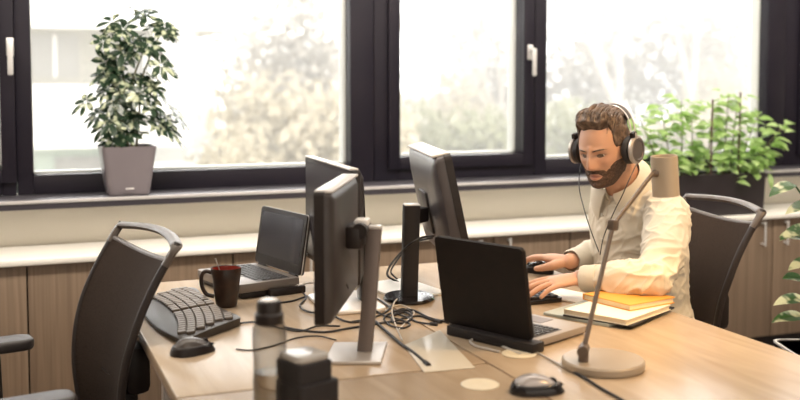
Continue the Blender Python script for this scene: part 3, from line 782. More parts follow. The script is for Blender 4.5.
def leaf(b, base, d, nrm, L, W, droop=.3, fold=.2, n=6, wave=0., obo=False):
    d = V(d).normalized(); s = d.cross(V(nrm)).normalized(); u = s.cross(d).normalized()
    rows = []
    for i in range(n+1):
        t = i/n; w = W*.5*math.sin(PI*min(1, t**(1.25 if obo else .80)*.97+.02))**.8 if i < n else .0003
        c = V(base)+d*(L*t)-V((0, 0, 1))*(droop*L*t*t)+u*(wave*math.sin(t*9)*L)
        rows.append([c-s*w+u*(w*fold), c, c+s*w+u*(w*fold)])
    vs = [[b.verts.new(p) for p in r] for r in rows]
    for i in range(n):
        for j in range(2): b.faces.new((vs[i][j], vs[i][j+1], vs[i+1][j+1], vs[i+1][j]))

def square_pot(b, w0, w1, h, r=.02, wall=.008):
    secs = [[(x, y, 0) for x, y in rrect(w0*.96, w0*.96, r, 5)]]
    for z in (.004, h*.5, h-.006, h): 
        w = w0+(w1-w0)*z/h; secs.append([(x, y, z) for x, y in rrect(w, w, r, 5)])
    for z in (h-.002, h-.02): secs.append([(x, y, z) for x, y in rrect(w1-2*wall, w1-2*wall, r*.8, 5)])
    loft(b, secs)
# ---- umbrella plant on the sill
pp = V((.484, 4.368, .9015))
def umbrella_plant():
    t = thing('potted_umbrella_plant', 'umbrella plant with variegated leaves in a tapered grey pot on the sill', 'potted plant', pp)
    po = one('pot', noisy('lavender_grey_pot', (.20, .175, .19), (.215, .19, .205), (8, 8, 8), .35), lambda b: square_pot(b, .165, .222, .202, .022), t)
    bx('pot_badge', silverp, (.0, -.0995, .030), (.034, .003, .006), po, rot=(-.14, 0, 0))
    one('soil', soil_m, lambda b: [loft(b, [[(x, y, z) for x, y in rrect(.20, .20, .018, 4)] for z in (.17, .192)])], t)
    r = random.Random(12)
    tips = []
    for k in range(5):
        x = -.03+.016*k; y = r.uniform(-.025, .02)
        P = [V((x, y, .18)), V((x+r.uniform(-.015, .02), y, .32)), V((x*1.5+r.uniform(-.02, .03), y+r.uniform(-.02, .01), .46)), V((x*2.4+r.uniform(-.03, .04), y+r.uniform(-.02, .02), .60+.02*(k % 3)))]
        one('stem', stem_m, lambda b: tube(b, spline(P, 6), [.006, .0035], 8), t); tips.append(P)
    cl = []
    # crown outline taken as a tall loose oval, a few sprays hanging right and left
    cand = [(-.165, .385), (-.118, .33), (.165, .27), (.20, .34), (.195, .225), (-.06, .245), (.05, .25), (.118, .29), (-.01, .25), (.07, .31), (-.09, .285), (-.03, .29), (.13, .35), (.215, .305), (-.055, .22)]
    for x, z in cand: cl.append((x, r.uniform(-.08, .03), z))
    n = 0
    while n < 66:
        x = r.uniform(-.16, .20); z = r.uniform(.30, .77); c = .035+.02*(z > .6); hw = .155*math.sqrt(max(0, 1-((z-.58)/.25)**2)) if z > .5 else .125
        if abs(x-c) < hw:
            cl.append((x, r.uniform(-.11, .05), z)); n += 1
    def fol(b):
        for (x, y, z) in cl:
            c = V((x, y, z)); st = min(tips, key=lambda P: min((q-c).length for q in P)); q = min(st, key=lambda q: (q-c).length)
            out = (c-q); out.z *= .4
            if out.length < .01: out = V((r.uniform(-1, 1), -1, .2))
            out.normalize(); ax = (V((0, -.35, .75))+out*.7).normalized()
            tube(b, [q, (q+c)/2+V((0, 0, .012)), c], .0013, 5)
            s = ax.cross(V((.3, 1, .1))).normalized(); u = ax.cross(s); m = r.choice((6, 7, 7, 8)); L = r.uniform(.050, .072); a0 = r.uniform(0, 6)
            for k in range(m):
                a = a0+2*PI*k/m; dd = (s*math.cos(a)+u*math.sin(a)+ax*.10)
                leaf(b, c+dd*.006, dd, ax, L*r.uniform(.85, 1.1), L*.44, .22, .10, 5, obo=True)
    one('foliage', sch_m, fol, t, 0)
umbrella_plant()
# ---- long dark planter with two stakes
def planter():
    c = V((3.285, 4.175, .7002))
    t = thing('long_planter', 'long black planter full of bright green leafy plants, behind the man', 'planter', c)
    def pb(b):
        secs = []
        for z, w, d, in ((0, .60, .165), (.205, .615, .175), (.21, .615, .175), (.205, .595, .155), (.18, .595, .155)):
            secs.append([(x, y, z) for x, y in rrect(w, d, .012, 3)])
        loft(b, secs)
    one('box', noisy('planter_black', (.022, .016, .018), (.028, .022, .024), (9, 9, 9), .5), pb, t)
    one('soil', soil_m, lambda b: box(b, (0, 0, .186), (.59, .15, .018)), t)
    for x, y, z in ((-.033, -.078, .58), (.135, -.078, .615)):
        one('stake', mat('brown_stake', (.10, .055, .045), .7), lambda b: tube(b, [(x, y, .18), (x+.005, y, z)], .0048, 8), t)
    r = random.Random(5)
    plants = []
    for k in range(9):
        x = -.26+.065*k+r.uniform(-.02, .02); y = r.uniform(-.04, .04); h = (.30, .35, .38, .30, .36, .41, .40, .32, .24)[k]; lx = (-.14, -.08, -.03, -.03, .0, 0, .02, .10, .17)[k]
        P = spline([V((x, y, .17)), V((x+lx*.3, y-.01, .19+h*.35)), V((x+lx*.7, y-.02, .19+h*.7)), V((x+lx*1.1, y-.03, .19+h))], 5); plants.append(P)
        one('stem', stem_m, lambda b: tube(b, P, [.004, .002], 6), t)
    def fol(b):
        for P in plants:
            for i in range(3, len(P)):
                for k in range(3):
                    a = r.uniform(0, 2*PI); d = V((math.cos(a), math.sin(a), r.uniform(-.1, .5))); L = r.uniform(.05, .085); q = P[i]+d*r.uniform(.01, .05)
                    if (c+q+d*L).y > 4.44: continue
                    leaf(b, q, d, V((r.uniform(-.3, .3), -.5, 1)), L, L*.68, .35, .25, 5)
        for _ in range(60):   # low spill over the right end
            q = V((r.uniform(.05, .37), r.uniform(-.10, .03), r.uniform(.16, .36))); a = r.uniform(0, 2*PI)
            if q.x > .30 and q.z < .2: continue
            leaf(b, q, V((math.cos(a), math.sin(a)-.4, .1)), V((0, -.6, 1)), .07, .048, .4, .25, 5)
        for _ in range(50):
            q = V((r.uniform(-.26, .25), r.uniform(-.10, .03), r.uniform(.21, .34))); a = r.uniform(0, 2*PI)
            leaf(b, q, V((math.cos(a), math.sin(a)-.4, .2)), V((0, -.6, 1)), .07, .048, .4, .25, 5)
        leaf(b, V((.345, -.06, .20)), V((.1, -.2, -1)), V((0, -1, .1)), .075, .035, .1, .2, 5)
    one('foliage', basil_m, fol, t, 0)
planter()
# ---- variegated plant at the right edge
def aglaonema():
    c = V((2.635, 2.66, 0))
    t = thing('potted_variegated_plant', 'cream and green variegated plant in a black square pot at the right edge', 'potted plant', c)
    def pt_(b):
        M = Matrix.Rotation(-.35, 4, 'Z'); tb = bmesh.new(); square_pot(tb, .24, .30, .45, .03, .01); merge(b, tb, M)
    one('pot', blackgl, pt_, t)
    one('pot_rim', silverp, lambda b: loft(b, [[(x, y, z) for x, y in rrect(.306-k, .306-k, .032, 5)] for k, z in ((0, .446), (0, .452), (.016, .4525), (.016, .446))], 0, Matrix.Rotation(-.35, 4, 'Z')), t)
    one('soil', soil_m, lambda b: loft(b, [[(x, y, z) for x, y in rrect(.275, .275, .025, 4)] for z in (.41, .432)], 0, Matrix.Rotation(-.35, 4, 'Z')), t)
    one('stem', stem_m, lambda b: [tube(b, spline([(x, y, .42), (x*1.2, y, .6), (x*1.5, y, .78+.1*(x < 0))], 4), [.007, .004], 8) for x, y in ((-.02, 0), (.04, .02))], t)
    r = random.Random(3)
    specs = [(185, 795, 772, 196, .10), (240, 803, 779, 237, 0), (228, 812, 783, 240, 0), (282, 806, 782, 278, .0), (300, 806, 775, 305, 0), (318, 806, 773, 322, 0), (262, 815, 790, 270, 0), (205, 815, 788, 214, .05)]
    def fol(b):
        for (yb, xb, xt, yt, _) in specs:
            p0 = atd(xb, yb, 3.42)-c; p1 = atd(xt, yt, 3.36)-c; dd = p1-p0
            leaf(b, p0, dd+V((0, 0, .3*dd.length)), V((-.2, -.5, 1)), dd.length*1.1, .052, .3, .22, 9, .012)
            tube(b, [V((.0, 0, .52+.3*max(0, (300-yb)/115))), p0], .003, 6)
        for k in range(16):
            a = r.uniform(-1.3, 1.0); z = r.uniform(.50, .95); q = V((.06, 0, z)); L = r.uniform(.15, .2)
            leaf(b, q+V((math.cos(a), math.sin(a), 0))*.04, V((math.cos(a), math.sin(a), .5)), V((0, 0, 1)), L, .07, .45, .22, 9, .01)
    one('foliage', dief_m, fol, t, 0)
aglaonema()

# ================================================================== OUTSIDE
lawn = noisy('pale_ground', (.34, .32, .25), (.42, .40, .33), (.4, .4, .4), .95)
gr = one('ground', lawn, lambda b: box(b, (15, 47.0, -3.3), (160, 84, .2))); gr['kind'] = 'structure'
bw = noisy('render_white', (.72, .70, .66), (.78, .76, .72), (.5, .5, .5), .8)
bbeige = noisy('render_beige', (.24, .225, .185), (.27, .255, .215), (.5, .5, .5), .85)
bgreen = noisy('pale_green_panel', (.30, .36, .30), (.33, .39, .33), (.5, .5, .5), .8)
bwin = mat('outside_window', (.20, .19, .17), .3)
def building():
    t = thing('building', 'pale two-storey building with flat roof outside the left window', 'building', (0, 22, -3.2))
    Z = 3.2
    bx('roof_slab', bw, (-.45, 3.8, 2.42+Z+.06), (10.3, 9.2, .16), t)
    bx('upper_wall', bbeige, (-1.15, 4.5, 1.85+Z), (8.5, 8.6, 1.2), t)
    bx('corner_pier', bw, (3.45, .35, 1.85+Z), (1.0, .6, 1.2), t)
    bx('balcony_band', bw, (-1.0, 4.0, .62+Z), (9.4, 8.8, 1.28), t)
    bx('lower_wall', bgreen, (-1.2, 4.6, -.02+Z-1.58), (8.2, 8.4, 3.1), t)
    for x in (-3.2, -1.2, 1.05, 3.05-.18): 
        wn = bx('window', bwin, (x, .19, 1.85+Z), (.95, .06, .85), t); bx('window_frame', bw, (x, .15, 1.85+Z), (.05, .05, .85), wn)
    for x in (-2.2, 1.6): bx('window', bwin, (x, .38, -.7+Z), (1.2, .06, .9), t)
    bx('side_wing', bw, (4.0, 8.0, .7+Z), (2.6, 6, 3.0), t)
building()
bark = mat('pale_bark', (.46, .41, .35), .9)
fol_ms = [leafmat('hedge_leaf', (.20, .21, .12), (.33, .32, .21), 1.2, .3, .7, .8, tr=.3), leafmat('spring_twig', (.34, .30, .21), (.48, .42, .31), 1.2, .3, .7, .8, tr=.3), leafmat('grey_twig', (.26, .24, .20), (.36, .32, .27), 1.2, .3, .7, .8, tr=.3)]
def tree(x, y, h, rad, m, seed, label, nleaf=1500, bare=False, cat='tree', name='tree', squash=1.0):
    r = random.Random(seed); t = thing(name, label, cat, (x, y, -3.2), 0, None)
    tips = []
    def wood(b):
        def br(p, d, L, R, k):
            q = p+d*L; mid = (p+q)/2+V((r.uniform(-1, 1), r.uniform(-1, 1), r.uniform(-.3, .3)))*L*.08
            tube(b, [p, mid, q], [R, R*.62], 6)
            tips.append((mid, q, k))
            if k == 0: return
            for _ in range(3 if k > 1 else 3):
                nd = (d+V((r.uniform(-1, 1), r.uniform(-1, 1), r.uniform(-.25, .7)))*.75).normalized(); br(q, nd, L*r.uniform(.62, .8), R*.6, k-1)
        br(V((0, 0, 0)), V((r.uniform(-.08, .08), 0, 1)).normalized(), h*.34, h*.018, 4 if bare else 2)
    one('trunk', bark, wood, t, 0)
    def crown(b):
        for _ in range(nleaf*2):
            if bare:
                a, q, k = r.choice(tips); c = q+V((r.gauss(0, 1), r.gauss(0, 1), r.gauss(0, 1)))*rad*.12
            else:
                v = V((r.gauss(0, 1), r.gauss(0, 1), r.gauss(0, 1))).normalized()*r.random()**.4
                c = V((v.x*rad, v.y*rad, h*.60+v.z*h*.40*squash)); c += V((r.gauss(0, .1), 0, r.gauss(0, .1)))*rad
            d = V((r.uniform(-1, 1), r.uniform(-1, 1), r.uniform(-1, 1))); s = rad*(.030 if bare else .075)*r.uniform(.6, 1.4)
            leaf(b, c, d, V((r.uniform(-1, 1), -.4, 1)), s*2.2, s*(.7 if bare else 1.3), .1, .2, 2)
    one('crown', m, crown, t, 0)
tree(7.6, 27, 7.2, 1.6, fol_ms[2], 1, 'pale conifer-like tree near the right edge of the large left window', 1400)
tree(5.3, 21, 4.7, 1.5, fol_ms[1], 2, 'pale yellowish bush right of the building outside the left window', 1500, cat='bush', name='bush')
tree(6.4, 19, 4.6, 1.4, fol_ms[1], 3, 'broad pale bush in the right half of the left window', 1500, cat='bush', name='bush')
tree(4.1, 18.5, 3.9, .8, fol_ms[1], 4, 'narrow straw-coloured bush in front of the building corner', 1000, cat='bush', name='bush')
tree(9.3, 23, 4.2, 1.0, fol_ms[0], 5, 'rounded green bush at the left of the narrow middle window', 1500, cat='bush', name='bush')
tree(11.5, 24, 3.7, 1.6, fol_ms[0], 6, 'wide low green hedge bush in the narrow middle window', 2000, cat='bush', name='bush')
tree(12.4, 34, 9.0, 2.2, fol_ms[2], 7, 'faint tall tree far behind the middle window', 700, True)
tree(14.2, 24, 4.0, 1.4, fol_ms[0], 8, 'green hedge bush just left of the man\'s head outside', 1500, cat='bush', name='bush')
tree(19.2, 29, 10.5, 3.4, fol_ms[2], 9, 'big bare branching tree outside the right window', 1600, True)
tree(23.6, 31, 11.5, 3.8, fol_ms[2], 10, 'tall bare tree behind the green planter, outside at the right', 1600, True)
tree(17.0, 33, 8.0, 2.6, fol_ms[2], 11, 'smaller bare tree between the hedge and the big bare tree', 1200, True)
tree(21.0, 26, 3.4, 2.6, fol_ms[1], 12, 'straw-coloured bushes low behind the planter', 2000, cat='bush', name='bush')
for k, (x, y, h, rd) in enumerate(((17.5, 37, 6.6, 1.7), (20.0, 38, 7.4, 2.0), (22.6, 37, 6.9, 1.9), (25.2, 38, 8.0, 2.2), (28.0, 37, 8.6, 2.3), (30.8, 38, 8.2, 2.2), (26.4, 33.0, 5.2, 1.6), (24.6, 29.5, 4.6, 1.3), (7.6, 33, 7.2, 1.5), (9.9, 32, 5.6, 1.3), (11.6, 33.5, 6.3, 1.4), (14.0, 30.5, 4.9, 1.2))):
    tree(x, y, h, rd, fol_ms[2 if k < 6 else 1], 40+k, ('first', 'second', 'third', 'fourth', 'fifth', 'last')[k]+' from the left of the pale far tree row outside the right window' if k < 6 else ('pale bush far right outside, beyond the tall bare tree', 'pale low bush at the right outside, before the far tree row', 'hazy tree behind the conifer-like tree outside the left window', 'hazy small tree at the left side of the narrow window, far off', 'hazy small tree at the middle of the narrow window, far off', 'hazy bush between the narrow window hedge and the hedge by the man')[k-6], 900, False, 'tree' if k not in (6, 7, 11) else 'bush', 'tree' if k not in (6, 7, 11) else 'bush', 1.05)
def shed():
    t = thing('white_pavilion', 'low bright white flat-roofed pavilion outside the middle and right windows', 'building', (17, 45, -3.2))
    bx('wall', bw, (0, 0, 1.85), (14, 4, 3.7), t); bx('roof', mat('roof_white', (.9, .9, .9), .6), (0, 0, 3.82), (15, 5, .25), t)
    bx('door', bwin, (-2, -2.02, 1.2), (1.2, .06, 2.2), t)
shed()

# thin daytime haze over the grounds outside
hz_m = bpy.data.materials.new('daylight_haze'); hz_m.use_nodes = True; _n = hz_m.node_tree; _n.nodes.clear()
_o = _n.nodes.new('ShaderNodeOutputMaterial'); _v = _n.nodes.new('ShaderNodeVolumeScatter'); _v.inputs['Density'].default_value = .013; _v.inputs['Color'].default_value = (1, .99, .96, 1); _n.links.new(_v.outputs[0], _o.inputs['Volume'])
hz = one('haze', hz_m, lambda b: box(b, (15, 32, 4.3), (90, 52, 14.8))); tag(hz, 'thin bright haze hanging over the trees and building outside the windows', 'haze'); hz['kind'] = 'stuff'

# ================================================================== THE MAN
def sm(a, b, x):
    t = max(0., min(1., (x-a)/(b-a))); return t*t*(3-2*t)
def ga(x, z, cx, cz, sx, sz): return math.exp(-((x-cx)/sx)**2-((z-cz)/sz)**2)
def head_pt(n, feat=True):
    """n: unit vector (x right, y forward, z up) -> point of the head surface, metres"""
    x, y, z = n.x*.0755, n.y*.097, n.z*.119
    t = sm(.05, 1.0, -n.z)
    x *= 1-.30*t; 
    if n.z > .2: x *= 1+.03*sm(.2, .8, n.z)
    if n.y < 0: y *= 1-.30*t
    else: y = y*(1-.04*t)+.040*sm(0, .45, n.y)*math.exp(-((n.z+.86)/.26)**2)
    # squarer face front
    if n.y > 0: y *= 1+.05*sm(0, 1, n.y)*sm(.0, .5, 1-abs(n.z))-.02
    # jaw corners
    x += math.copysign(.006*math.exp(-((abs(n.x)-.72)/.25)**2-((n.z+.62)/.22)**2), n.x) if n.y > -.3 else 0
    if feat and n.y > .15:
        ax = abs(x); d = 0
        if -.052 < z < .03:
            k = sm(.028, -.036, z) if z > -.036 else 1-sm(-.040, -.052, z)*0 
            pr = .005+.021*sm(.024, -.036, z)
            if z < -.036: pr *= max(0, 1-((-.036-z)/.012)**2)
            wd = .0068+.0070*sm(.01, -.036, z)
            d += pr*math.exp(-(ax/wd)**2)
        d += .0055*ga(ax, z, .0125, -.039, .006, .007)      # nostril wings
        d -= .0105*ga(ax, z, .030, .000, .0145, .0095)      # sockets
        d += .0042*ga(ax, z, .031, .0035, .0115, .0052)     # lids
        d += .0062*ga(ax, z, .027, .0175, .020, .0060)      # brow
        d += .0045*ga(ax, z, .045, -.022, .016, .016)
        d -= .0020*ga(ax, z, .030, -.045, .010, .018)
        d += .0050*ga(x, z, 0, -.0625, .021, .0048)
        d -= .0035*ga(x, z, 0, -.0685, .022, .0020)
        d += .0060*ga(x, z, 0, -.0740, .018, .0052)
        d -= .0035*ga(x, z, 0, -.0850, .016, .0060)
        d += .0060*ga(x, z, 0, -.1000, .018, .0110)
        y += d*sm(.15, .5, n.y)
    return V((x, y, z))
def head_grid(fn, nu=120, nv=96, pole=True):
    bm = bmesh.new(); rows = []
    for j in range(1, nv):
        th = PI*j/nv; rows.append([bm.verts.new(fn(V((math.sin(th)*math.sin(2*PI*i/nu), math.sin(th)*math.cos(2*PI*i/nu), math.cos(th))))) for i in range(nu)])
    tp = bm.verts.new(fn(V((0, 0, 1)))); bt = bm.verts.new(fn(V((0, 0, -1))))
    for a, b in zip(rows, rows[1:]):
        for i in range(nu): bm.faces.new((a[i], b[i], b[(i+1) % nu], a[(i+1) % nu]))
    for i in range(nu):
        bm.faces.new((tp, rows[0][i], rows[0][(i+1) % nu])); bm.faces.new((bt, rows[-1][(i+1) % nu], rows[-1][i]))
    return bm
HS = .975
fh = V((-.872, -.490, 0)).normalized(); pit = math.radians(13)
hf = V((fh.x*math.cos(pit), fh.y*math.cos(pit), -math.sin(pit))); hr = V((-fh.y*-1, 0, 0))
hr = V((fh.y, -fh.x, 0)); hu = hr.cross(hf).normalized()
roll = math.radians(-3); hr2 = hr*math.cos(roll)+hu*math.sin(roll); hu = hr2.cross(hf).normalized(); hr = hr2
HC = V((1.724, 2.670, 1.170))
HM = basis(HC, hr*HS, hf*HS, hu*HS)
HMi = HM.inverted()

skin = bpy.data.materials.new('skin'); skin.use_nodes = True; nt = skin.node_tree; b_ = nt.nodes['Principled BSDF']
b_.inputs['Roughness'].default_value = .48; b_.inputs['Subsurface Weight'].default_value = .12; b_.inputs['Subsurface Radius'].default_value = (.02, .008, .004); b_.inputs['Subsurface Scale'].default_value = .3
at = N(skin, 'ShaderNodeVertexColor'); at.layer_name = 'tint'; nt.links.new(at.outputs[0], b_.inputs['Base Color'])
hair_m = noisy('brown_hair', (.055, .034, .024), (.17, .115, .082), (60, 60, 60), .42, 3)
beard_m = noisy('brown_beard', (.045, .024, .015), (.115, .064, .042), (160, 160, 160), .7, 4)
shirt_m = noisy('cream_shirt', (.62, .56, .46), (.66, .60, .50), (6, 6, 6), .75, bump=.15, bscale=900)
shirt_m.node_tree.nodes['Principled BSDF'].inputs['Subsurface Weight'].default_value = .0
trouser_m = noisy('dark_trousers', (.03, .032, .045), (.04, .042, .055), (40, 40, 40), .85)

def hand(bm, W, d, up, side, curls, spread, thumb):
    """W wrist, d finger direction, up back-of-hand normal, side: +1 thumb on d x up side"""
    d = V(d).normalized(); up = V(up); up = (up-d*up.dot(d)).normalized(); s = d.cross(up).normalized()*side
    S = 1.04
    def P(x, y, z): return V(W)+(s*x+d*y+up*z)*S
    secs = []
    for y, hw, ht, cx in ((-.010, .024, .019, 0), (.010, .0265, .0185, 0), (.035, .034, .017, .002), (.062, .039, .0155, .001), (.083, .0395, .0130, 0), (.092, .037, .009, 0)):
        secs.append([P(cx+hw*math.cos(a), y, ht*math.sin(a)*(1.0 if math.sin(a) > 0 else .85)) for a in [2*PI*k/20 for k in range(20)]])
    loft(bm, secs)
    for i, (bx_, by, L, r) in enumerate(((.0295, .082, .078, .0092), (.0098, .088, .086, .0094), (-.0105, .085, .079, .0089), (-.0295, .077, .061, .0078))):
        a = spread*(1.2-i)*.12; cu = curls[i]; p = P(bx_, by-.014, .001); pts = [p]; ang = -.05
        for k, (f, c) in enumerate(((.20, .0), (.42, cu), (.33, cu*1.3), (.25, cu*.9))):
            ang += c; dd = (d*math.cos(a)+s*math.sin(a)); v = dd*math.cos(ang)-up*math.sin(ang)
            p = p+v*(L*f*S); pts.append(p)
        limb(bm, pts, [r*S, r*S, r*.98*S, r*.90*S, r*.78*S], 12, 3)
    pts = [P(.014, .012, -.004)]; p = pts[0]
    for (dx, dy, dz, l) in thumb: 
        v = (s*dx+d*dy+up*dz).normalized(); p = p+v*l*S; pts.append(p)
    limb(bm, pts, [.0155*S, .0145*S, .0112*S, .0088*S], 12, 4)
    for y0 in ():
        pass

WL = V((1.545, 2.512, .806)); WR = V((1.694, 2.822, .794))
def remesh(o, vox, smooth_it=4, fac=.5):
    m = o.modifiers.new('r', 'REMESH'); m.mode = 'VOXEL'; m.voxel_size = vox; m.use_smooth_shade = True
    if smooth_it: s = o.modifiers.new('s', 'SMOOTH'); s.factor = fac; s.iterations = smooth_it
    dg = bpy.context.evaluated_depsgraph_get(); me = bpy.data.meshes.new_from_object(o.evaluated_get(dg)); old = o.data; mats = list(old.materials)
    o.modifiers.clear(); o.data = me
    if not me.materials:
        for q in mats: me.materials.append(q)
    bpy.data.meshes.remove(old)
    for p in me.polygons: p.use_smooth = True
bm = bmesh.new()
hb = head_grid(head_pt, 150, 130); merge(bm, hb, HM)
# ears
for s_ in (-1, 1):
    merge(bm, (lambda t: (bmesh.ops.create_icosphere(t, subdivisions=3, radius=1), t)[1])(bmesh.new()), HM @ Matrix.Translation((s_*.074, -.004, -.010)) @ Matrix.Diagonal((.010, .017, .028, 1)))
# neck, trunk, arms, legs
neck0 = V((1.860, 2.728, .985)); neck1 = HM @ V((0, -.030, -.045))
limb(bm, [neck0, (neck0+neck1)/2+V((.004, 0, 0)), neck1], [.072, .059, .058], 24, 5)
def ell(cx, cy, z, a, b, n=28): return [V((cx+a*math.cos(2*PI*k/n), cy+b*math.sin(2*PI*k/n), z)) for k in range(n)]
TR = [(1.95, 2.735, .46, .11, .16), (1.94, 2.735, .55, .125, .165), (1.915, 2.735, .68, .108, .150), (1.90, 2.73, .80, .112, .158), (1.885, 2.728, .90, .116, .172), (1.872, 2.726, .965, .100, .176), (1.862, 2.724, 1.01, .075, .13), (1.855, 2.722, 1.035, .055, .075)]
loft(bm, [ell(*q) for q in TR])
SL = V((1.862, 2.552, .975)); EL = V((1.672, 2.345, .826)); SR = V((1.895, 2.900, .975)); ER = V((1.945, 2.955, .800))
limb(bm, [SL+V((.0, .05, .0)), SL, (SL+EL)/2+V((.006, -.006, .006)), EL], [.055, .052, .046, .037], 20, 6)
limb(bm, [EL, EL*.5+WL*.5+V((.004, -.004, .004)), WL], [.038, .040, .0265], 20, 6)
limb(bm, [SR+V((0, -.05, 0)), SR, (SR+ER)/2, ER], [.055, .052, .044, .037], 20, 6)
limb(bm, [ER, (ER+WR)/2, WR], [.038, .038, .0265], 20, 6)
for sy in (-.085, .085):
    limb(bm, [V((1.93, 2.735+sy, .515)), V((1.70, 2.735+sy*1.2, .535)), V((1.47, 2.735+sy*1.4, .53)), V((1.45, 2.735+sy*1.4, .30)), V((1.50, 2.735+sy*1.4, .09))], [.082, .074, .056, .050, .036], 18, 5)
# hands: left on the keyboard, right on the mouse
dL = V((-.965, .19, -.12)); upL = V((-.12, -.10, 1))
hand(bm, WL, dL, upL, 1, (.13, .15, .18, .22), .55, ((.75, .75, -.25, .040), (.35, 1, -.22, .033), (.10, 1, -.15, .026)))
dR = V((-.42, .90, .02)); upR = V((.05, 0, 1))
hand(bm, WR, dR, upR, -1, (.20, .22, .30, .36), .7, ((.85, .6, -.30, .038), (.35, 1, -.35, .032), (.0, 1, -.25, .026)))
man = finish(bm, 'person', skin, None, 0)
remesh(man, .0031, 2, .5)
me = man.data; ca = me.color_attributes.new('tint', 'FLOAT_COLOR', 'POINT')
base = V((.55, .30, .19)); red = V((.40, .155, .115)); dark = V((.10, .05, .035)); nail = V((.62, .40, .32))
for i, v in enumerate(me.vertices):
    p = HMi @ v.co; c = base.copy()
    if abs(p.x) < .09 and -.13 < p.z < .14 and p.y > .03:
        ax = abs(p.x)
        k = ga(p.x, p.z, 0, -.0680, .021, .0085); c = c.lerp(red, min(1, k*1.1)*(p.y > .07))
        k = ga(p.x, p.z, 0, -.0685, .023, .0016); c = c.lerp(dark, .7*k*(p.y > .07))
        k = ga(ax, p.z, .031, .0005, .0125, .0018); c = c.lerp(V((.035, .02, .015)), min(1, k*1.25))     # lash line
        k = ga(ax, p.z, .030, -.003, .016, .010); c = c.lerp(V((.24, .12, .08)), .6*k)  # shade of the eye sockets tinted into the skin
        k = ga(ax, p.z, .044, -.024, .02, .018); c = c.lerp(V((.58, .28, .19)), .35*k)
        k = ga(ax, p.z, .007, -.0465, .0042, .0022); c = c.lerp(dark, .8*k)
        k = ga(p.x, p.z, 0, -.036, .012, .010); c = c.lerp(V((.60, .29, .20)), .4*k)
    ca.data[i].color = (*c, 1)
tag(man, 'bearded man in a cream shirt leaning over the desk, hand on a mouse', 'person')

def child(name, m, fn, smooth=0):
    b = bmesh.new(); fn(b); o = finish(b, name, m, man, smooth); 
    if not smooth:
        for p in o.data.polygons: p.use_smooth = True
    return o
# hair: swept-back quiff with cropped sides
def hair_mask(n):
    p = head_pt(n, False)
    side = sm(.045, .075, abs(p.x)) 
    line = .066 if n.y > 0 else .066          # front hairline height
    line = .080 - .006*sm(.0, .035, abs(p.x)) + .004*sm(.03, .05, abs(p.x))
    # at the temples the line drops to the ear, behind it to the nape
    if n.y > 0: line = line*(1-sm(.050, .066, abs(p.x))) + (.012 if p.y > .0 else 0)*sm(.050, .066, abs(p.x))
    if p.y < .045: line = min(line, .066-(.045-p.y)*1.75)
    if p.y < .012: line = min(line, -.005-(.012-p.y)*1.0)
    line = max(line, -.072)
    return sm(line-.004, line+.010, p.z), p
def hair_pt(n):
    m, p = hair_mask(n)
    nn = V((p.x/.0755, p.y/.1, p.z/.12)).normalized()
    top = sm(.045, .10, p.z)
    th = .0050+.008*top+.012*top*sm(-.01, .07, p.y)
    # locks run front to back, leaning to his left
    u = p.x*1.0 + p.y*.25
    lock = noise.noise(V((u*95, p.y*14, p.z*(14 if top > .5 else 50))))*.5+noise.noise(V((u*230, p.y*26, p.z*40+5)))*.28
    th += lock*(.0045+.0120*top)
    q = p+nn*th
    q += V((.012, .010, .006))*top*sm(.0, .08, p.y)
    inner = p-nn*.004
    return inner.lerp(q, m)
def hair(b): merge(b, head_grid(hair_pt, 220, 200), HM)
hair_o = child('hair', hair_m, hair)
r = random.Random(4)
def locks(b):
    for k in range(190):
        x0 = r.uniform(-.060, .060); y0 = r.uniform(.0, .068); P = []
        for i in range(6):
            t = i/5; x = x0*(1-.10*t)+.010*t; y = y0-.085*t*r.uniform(.9, 1.1)
            nz = 1-(x/.078)**2-(y/.098)**2
            if nz <= .02: nz = .02
            n = V((x/.0755, y/.097, math.sqrt(nz))).normalized(); q = hair_pt(n); P.append(q+V((0, 0, .0015+.005*math.sin(PI*t))))
        P = [HM @ p for p in P]
        tube(b, spline(P, 3), [.0008, .0026, .0032, .0028, .0006], 5, flat=.6)
one('lock', hair_m, locks, hair_o, 0) if False else None
def locks_join():
    b = bmesh.new(); b.from_mesh(hair_o.data); locks(b); b.to_mesh(hair_o.data); b.free()
    for p in hair_o.data.polygons: p.use_smooth = True
locks_join()
# beard
def beard_mask(n):
    p = head_pt(n); ax = abs(p.x)
    if n.y < -.05: return 0, p
    # cheek line, then a narrow sideburn up to the hair
    up = -.056+.030*sm(.028, .066, ax)
    k = (1-sm(up-.008, up+.008, p.z))*sm(-.05, .12, n.y)
    sb = sm(-.012, .0, p.y)*(1-sm(.018, .034, p.y))*sm(.045, .055, ax)*(1-sm(.02, .035, p.z))
    k = max(k, sb)
    # lips stay free
    k *= 1-max(0, min(1, 1.6*ga(p.x, p.z, 0, -.0690, .0205, .0095)))
    mo = ga(ax, p.z, .012, -.0535, .020, .0060) * (1 if p.z < -.047 else .3)
    k = max(k, min(1, mo*1.5))
    if p.z > -.047 and ax < .045: k = 0
    return k, p
def beard_pt(n):
    k, p = beard_mask(n); nn = V((p.x/.0755, p.y/.1, p.z/.2)).normalized()
    th = .0024+.0008*sm(-.06, -.11, p.z)+noise.noise(p*420)*.0012+noise.noise(p*160)*.0008
    return p+nn*(-.005+(th+.005)*sm(.15, .75, k))
child('beard', beard_m, lambda b: merge(b, head_grid(beard_pt, 240, 220), HM))
